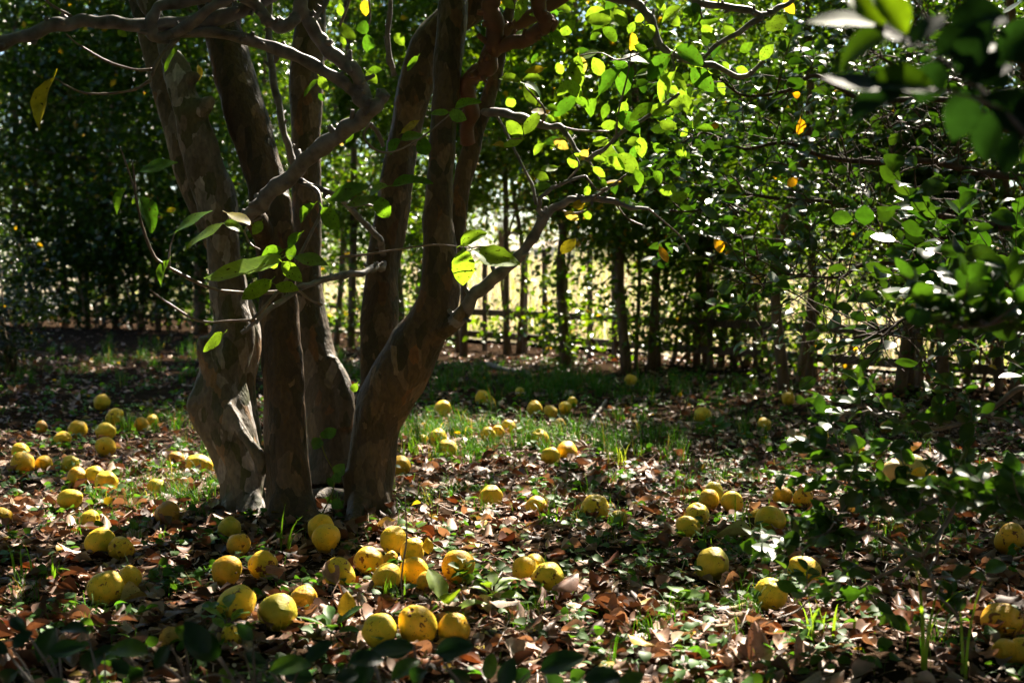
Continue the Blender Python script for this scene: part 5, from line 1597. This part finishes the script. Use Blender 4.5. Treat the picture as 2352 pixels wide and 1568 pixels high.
pick = rng.integers(0, len(DEAD), nn)
# the 300 that show largest lie as single leaves on the ground, the others in one mesh
sx = CX + F * p[:, 0] / p[:, 1]
sy = HOR + F * (CAM_H - p[:, 2]) / p[:, 1]
vis = (sx > 10) & (sx < 2340) & (sy < 1556)
big = np.argsort(-np.where(vis, size / p[:, 1], 0))[:285]
DEAD2 = [leaf_tpl(7, w, fo, be, sh, cols=2, petiole=.14, curl=cu, wave=wa, seed=60 + i) for i, (w, fo, be, sh, cu, wa) in enumerate(DEADP)]
DM = [mesh_from('dead_leaf_blade', v, f, M_deadobj) for v, f in DEAD2]
for i in big:
    o = link('fallen_leaf', DM[pick[i]], ground)
    o.matrix_basis = Matrix.Translation(Vector(p[i] + [0, 0, .008])) @ Matrix(R[i].tolist()).to_4x4() @ Matrix.Scale(float(size[i]), 4)
    o.color = (*tint[i], 1)
rest = np.setdiff1d(np.arange(nn), big)
DEAD3 = [leaf_tpl(5, w, fo, be, sh, cols=2, petiole=.14, curl=cu, wave=wa, seed=60 + i) for i, (w, fo, be, sh, cu, wa) in enumerate(DEADP)]
pick2 = np.where(p[:, 1] < 5.5, pick, pick + len(DEAD))
me = scatter('leaf_litter', DEAD3 + DEAD, p[rest], R[rest], size[rest], tint[rest], M_dead, pick2[rest])
o = link('leaf_litter', me, None, 'stuff')
tag(o, 'brown curled dead leaves carpeting the ground under the tree', 'leaf litter')
# crumbs: bits of stalk, broken leaf and straw between the leaves
nn = 22000
p = litter_points(nn, 2.5, 8, .46)
p = p[clear_of_fruit(p, .85)]
nn = len(p)
p[:, 2] = zg(p) + rng.uniform(.002, .02, nn)
straw = [(np.array([(-.02, 0, 0), (.02, 0, 0), (.03, .5, .05), (-.01, .5, .05), (.015, 1, 0), (-.015, 1, 0)], float), np.array([(0, 1, 2, 3), (3, 2, 4, 5)])),
         (np.array([(-.2, 0, 0), (.2, .1, .1), (.25, .5, 0), (-.15, .6, .15), (.1, 1, .05), (-.1, .9, .1)], float), np.array([(0, 1, 2, 3), (3, 2, 4, 5)]))]
pk = (rng.random(nn) < .45).astype(int)
me = scatter('leaf_crumbs', straw, p, flat_frames(nn, .3), np.where(pk == 1, rng.uniform(.012, .03, nn), rng.uniform(.02, .09, nn)), dead_tints(nn) * 1.25, M_dead, pk)
tag(link('leaf_crumbs', me, None, 'stuff'), 'crumbled leaf bits, stalks and straw between the fallen leaves', 'leaf litter')

# ---- grass: tufts gathered where the photograph shows green
GB = [blade_tpl(4, w, b) for w, b in ((.014, .6), (.011, 1.3), (.016, 1.9), (.009, 1.0), (.012, 2.4))]
def turn(n):
    az = rng.uniform(0, 2 * math.pi, n)
    R = np.zeros((n, 3, 3)); R[:, 0, 0] = np.cos(az); R[:, 0, 1] = -np.sin(az); R[:, 1, 0] = np.sin(az); R[:, 1, 1] = np.cos(az); R[:, 2, 2] = 1
    return R
patches = [  # px, py, spread m x, spread m y, tufts, height
    (1050, 885, .6, .7, 60, .22), (1220, 880, .6, .6, 55, .2), (1350, 905, .5, .6, 50, .16), (980, 1010, .12, .25, 24, .16), (1040, 1050, .22, .2, 26, .13), (1200, 1010, .35, .4, 34, .13),
    (1400, 1010, .3, .4, 36, .15), (1500, 1000, .6, .5, 40, .14), (1700, 1010, .6, .5, 36, .13), (450, 1130, .2, .35, 42, .10), (330, 985, .15, .25, 22, .14), (470, 1010, .2, .4, 26, .12), (300, 830, 1.0, 1.4, 45, .17),
    (420, 800, 1.2, 1.4, 50, .17), (120, 860, .8, .8, 20, .15), (1000, 1130, .4, .3, 16, .1), (1300, 1200, .5, .3, 16, .1), (500, 1130, .15, .2, 22, .1), (60, 1400, .15, .15, 12, .09), (1870, 1440, .25, .2, 20, .1),
    (2090, 1250, .2, .2, 22, .1), (900, 1010, .3, .6, 30, .16), (1600, 1080, .6, .4, 30, .11), (800, 830, .5, 1.0, 30, .18), (1500, 900, .8, .5, 40, .14), (1250, 1400, .15, .12, 10, .06), (350, 1170, .3, .2, 16, .08)]
P_, H_ = [], []
for (px, py, sx_, sy_, nt, h) in patches:
    c = on_ground(px, py)
    for k in range(nt):
        q = c + np.array([random.gauss(0, sx_), random.gauss(0, sy_), 0])
        if noise.noise(Vector((q[0] * 2.2, q[1] * 2.2, 9.0))) < -.22:
            continue
        m = random.randrange(14, 34)
        P_.append(q + np.column_stack([rng.normal(0, .018, m), rng.normal(0, .018, m), np.zeros(m)]))
        H_.append(h * rng.uniform(.45, 1.2, m))
nn0 = 5000
q = litter_points(nn0, 2.6, 14, .46)
P_.append(q); H_.append(rng.uniform(.03, .09, nn0))
p = np.vstack(P_); hgt = np.concatenate(H_)
ok = (np.array([fence_s(x, y) for x, y in p[:, :2]]) < .6) & clear_of_fruit(p, .7) & (p[:, 1] > 2.5) & clear_of_trunks(p)
p, hgt = p[ok], hgt[ok]
nn = len(p)
p[:, 2] = zg(p) - .004
gt = greens(nn, (0.045, 0.13, 0.010), .4, .10, (0.28, 0.22, 0.08))
wsc = np.column_stack([np.clip(hgt, .1, .2), hgt, hgt])
me = scatter('grass', GB, p, turn(nn), wsc, gt, M_grass)
tag(link('grass', me, None, 'stuff'), 'loose green grass growing through the fallen leaves', 'grass')

# ---- broad-leaved ground cover too plentiful to count
ROUND = [leaf_tpl(5, .42, .2, b, .75, cols=1, petiole=.5, seed=80 + i) for i, b in enumerate((.4, .9))]
P_, D_, Z_ = [], [], []
spots = litter_points(1700, 2.7, 13, .46)
for c in list(spots) + [on_ground(random.gauss(px, 90), random.gauss(py, 22)) for px, py in ((1150, 1370), (1000, 1280), (640, 1200), (120, 1010), (1700, 1240), (1500, 1290), (450, 1330), (1650, 1110), (1300, 1010), (200, 900), (1900, 1500), (1550, 1520)) for k in range(9)]:
    m = random.randrange(4, 9)
    a = rng.uniform(0, 6.28, m)
    P_.append(np.array([c[0], c[1], 0]) + np.column_stack([np.cos(a) * .02, np.sin(a) * .02, rng.uniform(.015, .05, m)]))
    D_.append(np.column_stack([np.cos(a), np.sin(a), rng.uniform(.0, .6, m)]))
p = np.vstack(P_); d = np.vstack(D_)
ok = clear_of_fruit(p, .85) & (np.array([fence_s(x, y) for x, y in p[:, :2]]) < .6) & clear_of_trunks(p)
p, d = p[ok], d[ok]
nn = len(p)
p[:, 2] += zg(p)
me = scatter('ground_cover', ROUND, p, frames(d, up_normals(nn, 1.1)), rng.uniform(.018, .042, nn), greens(nn, (0.06, 0.14, 0.025), .3, .02), M_grass)
tag(link('ground_cover', me, None, 'stuff'), 'small round-leaved green weeds scattered over the leaf litter', 'weeds')

# ---- single grass tufts and weeds that stand out
def tuft(label, px, py, nb, h, w=.006, lean=.9, col=(0.11, 0.22, 0.03)):
    o3 = on_ground(px, py)
    t = thing('grass_tuft', label, 'grass')
    t.location = Vector(o3)
    for k in range(nb):
        v, f = blade_tpl(6, 1, random.uniform(.3, lean))
        hh = h * random.uniform(.6, 1.1)
        v = v * np.array([w, hh, hh])
        v[:, 0] = np.sign(v[:, 0]) * np.minimum(np.abs(v[:, 0]), w)
        a = random.uniform(0, 6.28)
        c, s = math.cos(a), math.sin(a)
        v = np.column_stack([v[:, 0] * c - v[:, 1] * s, v[:, 0] * s + v[:, 1] * c, v[:, 2]])
        ob = link('blade', mesh_from('grass_blade', v, f, M_weedgrass), t)
        ob.location = (random.gauss(0, .022), random.gauss(0, .018), ground_z(o3[0], o3[1]) - .005)
        g = np.array(col) * random.uniform(.8, 1.25)
        ob.color = (*g, 1)
M_weedgrass = leaf_mat('single_grass_green', 'object', rough=.4, spec=.4, trans=.5, glow=(1.7, 1.7, .4))
tuft('bright grass tuft in front of the sunny fruit cluster', 903, 1378, 12, .09, .003, 1.6)
tuft('fan of broad bright grass before the small eyed quince', 1265, 1212, 14, .11, .004, 1.4)
tuft('tall bright grass blades at the bottom right corner', 2135, 1560, 4, .34, .0045, 1.1, (0.17, 0.27, 0.03))
tuft('pair of tall upright grass blades right of the bottom right tuft', 2215, 1562, 2, .25, .004, .7, (0.17, 0.27, 0.03))
tuft('upright grass blades in the sunny leaves at the left edge', 62, 1335, 6, .14, .004, .8)
tuft('single pair of grass blades beside the left-edge tuft', 112, 1345, 3, .1, .004, .4)
tuft('arching grass blade in the shade before the trunk', 650, 1265, 4, .2, .0035, 1.8)
tuft('bright grass tuft between the quinces left of the trunk', 300, 985, 16, .11, .004, 1.3, (0.14, 0.27, 0.03))
tuft('thick bright grass tuft against the right side of the trunk', 950, 1055, 26, .15, .004, 1.2, (0.13, 0.25, 0.03))
tuft('fine dry-tipped grass tuft in front of the touching pair', 1415, 1065, 18, .13, .003, 1.3, (0.2, 0.24, 0.06))
tuft('long thin blades leaning over the greenish clean quince', 1700, 1240, 4, .24, .003, 1.2, (0.17, 0.27, 0.03))
tuft('short sunny tuft before the sunlit pair', 1240, 1400, 16, .06, .002, 1.3)
tuft('grass tuft under the low branch near the leaning pair', 1612, 1250, 6, .08, .003, 1.5)
tuft('grass shoots at the bottom right among brown leaves', 1880, 1480, 9, .12, .004, 1.2, (0.15, 0.25, 0.03))

WL = [mesh_from('weed_leaf_blade', *leaf_tpl(7, .26, .25, b, 1.0, cols=2, petiole=.25, serr=.05, wave=.01, seed=90 + i), M_weed) for i, b in enumerate((.5, .9, .2))]
WR = [mesh_from('weed_round_blade', *leaf_tpl(6, .44, .2, b, .7, cols=2, petiole=.4, seed=95 + i), M_weed) for i, b in enumerate((.4, .8, .2))]
def weed(label, px, py, nl, size, height=.06, meshes=WR, col=(0.09, 0.18, 0.025), up=.5):
    o3 = on_ground(px, py)
    t = thing('weed', label, 'plant', o3)
    st = tube('stem', [(0, 0, -.01), (random.uniform(-.01, .01), random.uniform(-.01, .01), height * .5), (random.uniform(-.015, .015), 0, height)], [.0022, .0018, .0012], M_weed, t, sides=5, sub=3)
    st.color = (.10, .16, .03, 1)
    for k in range(nl):
        a = k * 2.4 + random.uniform(-.3, .3)
        d = np.array([math.cos(a), math.sin(a), up + random.uniform(-.2, .3)])
        Rm = frames(d[None], np.array([[random.gauss(0, .2), random.gauss(0, .2), 1.0]]))[0]
        o = link('leaf', random.choice(meshes), t)
        z = height * (.25 + .75 * k / max(1, nl - 1))
        sz = size * random.uniform(.75, 1.2)
        o.matrix_basis = Matrix.Translation(Vector(unit(d) * sz * .3 + [0, 0, z])) @ Matrix(Rm.tolist()).to_4x4() @ Matrix.Scale(sz, 4)
        c = np.array(col) * random.uniform(.8, 1.25)
        o.color = (*c, 1)
weed('bright leafy weed in the sun at lower left, before a hidden quince', 525, 1480, 8, .06, .09, WL, (0.13, 0.22, 0.03))
weed('heart-leaved weed beside the large quince right of the cluster', 1062, 1345, 7, .045, .07)
weed('toothed pale weed leaf standing in the sunny ground', 1030, 1420, 3, .10, .02, WL, (0.16, 0.24, 0.03), .9)
weed('cluster of pale toothed weed leaves left of the sunlit pair', 1130, 1390, 9, .07, .05, WL, (0.15, 0.24, 0.04))
weed('round-leaved weed on the shadow edge at mid left', 512, 1225, 6, .04, .05)
weed('weed rosette beside the spotted fallen yellow leaf', 762, 1465, 7, .07, .03, WL, (0.06, 0.14, 0.03), .7)
weed('round-leaved weed behind the rearmost cluster quince', 955, 1240, 6, .04, .05)
weed('weed with round leaves right of the dimpled quince', 1480, 1260, 6, .05, .04)
weed('grey-green weed between the leaning pair and the clean quince', 1690, 1215, 6, .05, .04)
weed('narrow-leaved weed in the shade behind the right-hand trio', 1640, 1000, 6, .08, .05, WL, (0.06, 0.15, 0.03), .8)
weed('small leafy plant among the quinces at the left edge', 155, 1020, 8, .05, .06, WL, (0.06, 0.13, 0.025))
weed('weed at the lower left edge with upright leaves', 480, 1440, 4, .04, .04)
weed('fleshy weed at the bottom right of the sunny leaves', 1560, 1400, 7, .05, .04)
weed('tall thin flowering weed standing behind the cluster', 988, 1210, 10, .022, .14, WL, (0.16, 0.24, 0.04))

# heart-leaved vine climbing between the stems
vo = on_ground(735, 1200)
vine = thing('climbing_vine', 'heart-leaved vine climbing between the dark stem and the forked stem', 'plant', vo)
P, R = pix_path([(735, 1200, 4, 4.82), (742, 1175, 4, 4.8), (758, 1145, 4, 4.78), (768, 1110, 4, 4.8), (765, 1080, 3, 4.82), (745, 1040, 3, 4.86), (735, 1000, 3, 4.9)])
st = tube('stem', P, R, M_weed, vine, origin=vo, sides=5, sub=4)
st.color = (.16, .15, .03, 1)
for (bx, by, tx, ty, w, dep) in ((735, 1005, 720, 1032, 36, 4.88), (745, 1000, 772, 986, 26, 4.9), (740, 1005, 752, 990, 22, 4.9), (770, 1090, 790, 1065, 34, 4.8), (768, 1100, 748, 1118, 30, 4.8), (768, 1108, 780, 1085, 18, 4.79), (762, 1150, 788, 1165, 34, 4.8), (770, 1180, 790, 1195, 28, 4.78), (745, 1180, 725, 1195, 22, 4.8)):
    place_leaf(bx, by, tx, ty, w, dep, (0.05, 0.13, 0.022), parent=vine, origin=vo, meshes=WR)

# thin dry stalk standing in front of the cluster
so = on_ground(932, 1400)
stalk = thing('dry_stalk', 'thin dark dry stalk standing upright in front of the sunny cluster', 'stalk', so)
P, R = pix_path([(934, 1402, 5, 3.56), (922, 1350, 4, 3.57), (926, 1290, 4, 3.58), (934, 1240, 4, 3.58), (933, 1190, 3, 3.58), (930, 1140, 2.5, 3.58)])
tube('stem', P, R, M_twig, stalk, origin=so, sides=6, sub=4, bump=.15, bscale=60)

# fallen sticks
def stick(label, pts, w):
    P = np.array([on_ground(x, y, .02) for x, y in pts])
    P[:, 2] += np.array([ground_z(a, b) for a, b in P[:, :2]])
    dep = P[:, 1].mean()
    R = np.linspace(w, w * .6, len(P)) * .5 * dep / F
    V, Fq = tube_geo(P - P[0], R, sides=7, sub=4, bump=.2, bscale=20)
    o = link('fallen_stick', mesh_from('fallen_stick', V, [tuple(int(i) for i in f) for f in Fq], M_twig))
    o.location = Vector(P[0])
    tag(o, label, 'stick')
stick('short grey fallen branch in the grass right of the back group', [(1352, 975), (1372, 945), (1392, 920)], 12)
stick('long thin stick lying beside the smooth quince on the right', [(1555, 968), (1620, 972), (1690, 962)], 9)
stick('thin stick in the sunny leaves below the dimpled quince', [(1290, 1060), (1330, 1052), (1390, 1050)], 7)
stick('pale log end lying in the grass before the open fence', [(1120, 836), (1160, 848), (1215, 858)], 13)
stick('thin dark stick leaning over leaves at the bottom centre', [(1110, 1530), (1140, 1480), (1168, 1420)], 4)

# single fallen leaves that catch the eye
def show_leaf(label, px, py, size, rz, tiltx, col, k=0, lift=.02):
    o3 = on_ground(px, py, .02)
    o = link('fallen_leaf', DM[k])
    o.matrix_basis = Matrix.Translation(Vector(o3 + [0, 0, lift])) @ Matrix.Rotation(rz, 4, 'Z') @ Matrix.Rotation(tiltx, 4, 'X') @ Matrix.Scale(size, 4)
    o.color = (*col, 1)
    tag(o, label, 'leaf')
show_leaf('yellow fallen leaf with black spots standing at the bottom', 797, 1440, .075, 0.1, 1.2, (0.48, 0.38, 0.03), 6)
show_leaf('broad brown leaf propped against the blotched quince', 1270, 1378, .11, -.8, .55, (0.26, 0.14, 0.10), 0, .03)
show_leaf('tan curled leaf leaning on the left quince of the sunlit pair', 1200, 1345, .09, -2.6, .3, (0.30, 0.15, 0.09), 1)
show_leaf('small yellow leaf standing behind the sunny cluster', 985, 1285, .055, .2, 1.1, (0.45, 0.36, 0.03), 6)
show_leaf('orange-red curled leaf beside the greenish large quince', 640, 1340, .09, .5, .6, (0.30, 0.10, 0.035), 1)
show_leaf('pale flat leaf glaring white below the sunlit pair', 1195, 1398, .085, 1.5, .05, (0.42, 0.33, 0.27), 6)
show_leaf('orange leaf before the badly bruised quince on the left', 255, 1135, .09, 1.2, .5, (0.32, 0.09, 0.02), 4)
show_leaf('long pale green leaf lying below the scarred quince', 1740, 1245, .15, 1.45, .1, (0.32, 0.33, 0.12), 3)
show_leaf('yellow oval leaf lying at the lower right bottom', 1500, 1500, .07, 1.0, .3, (0.5, 0.32, 0.02), 6)
show_leaf('large lit brown leaf with wavy edge at lower right', 1780, 1530, .11, .4, .5, (0.38, 0.22, 0.16), 2)
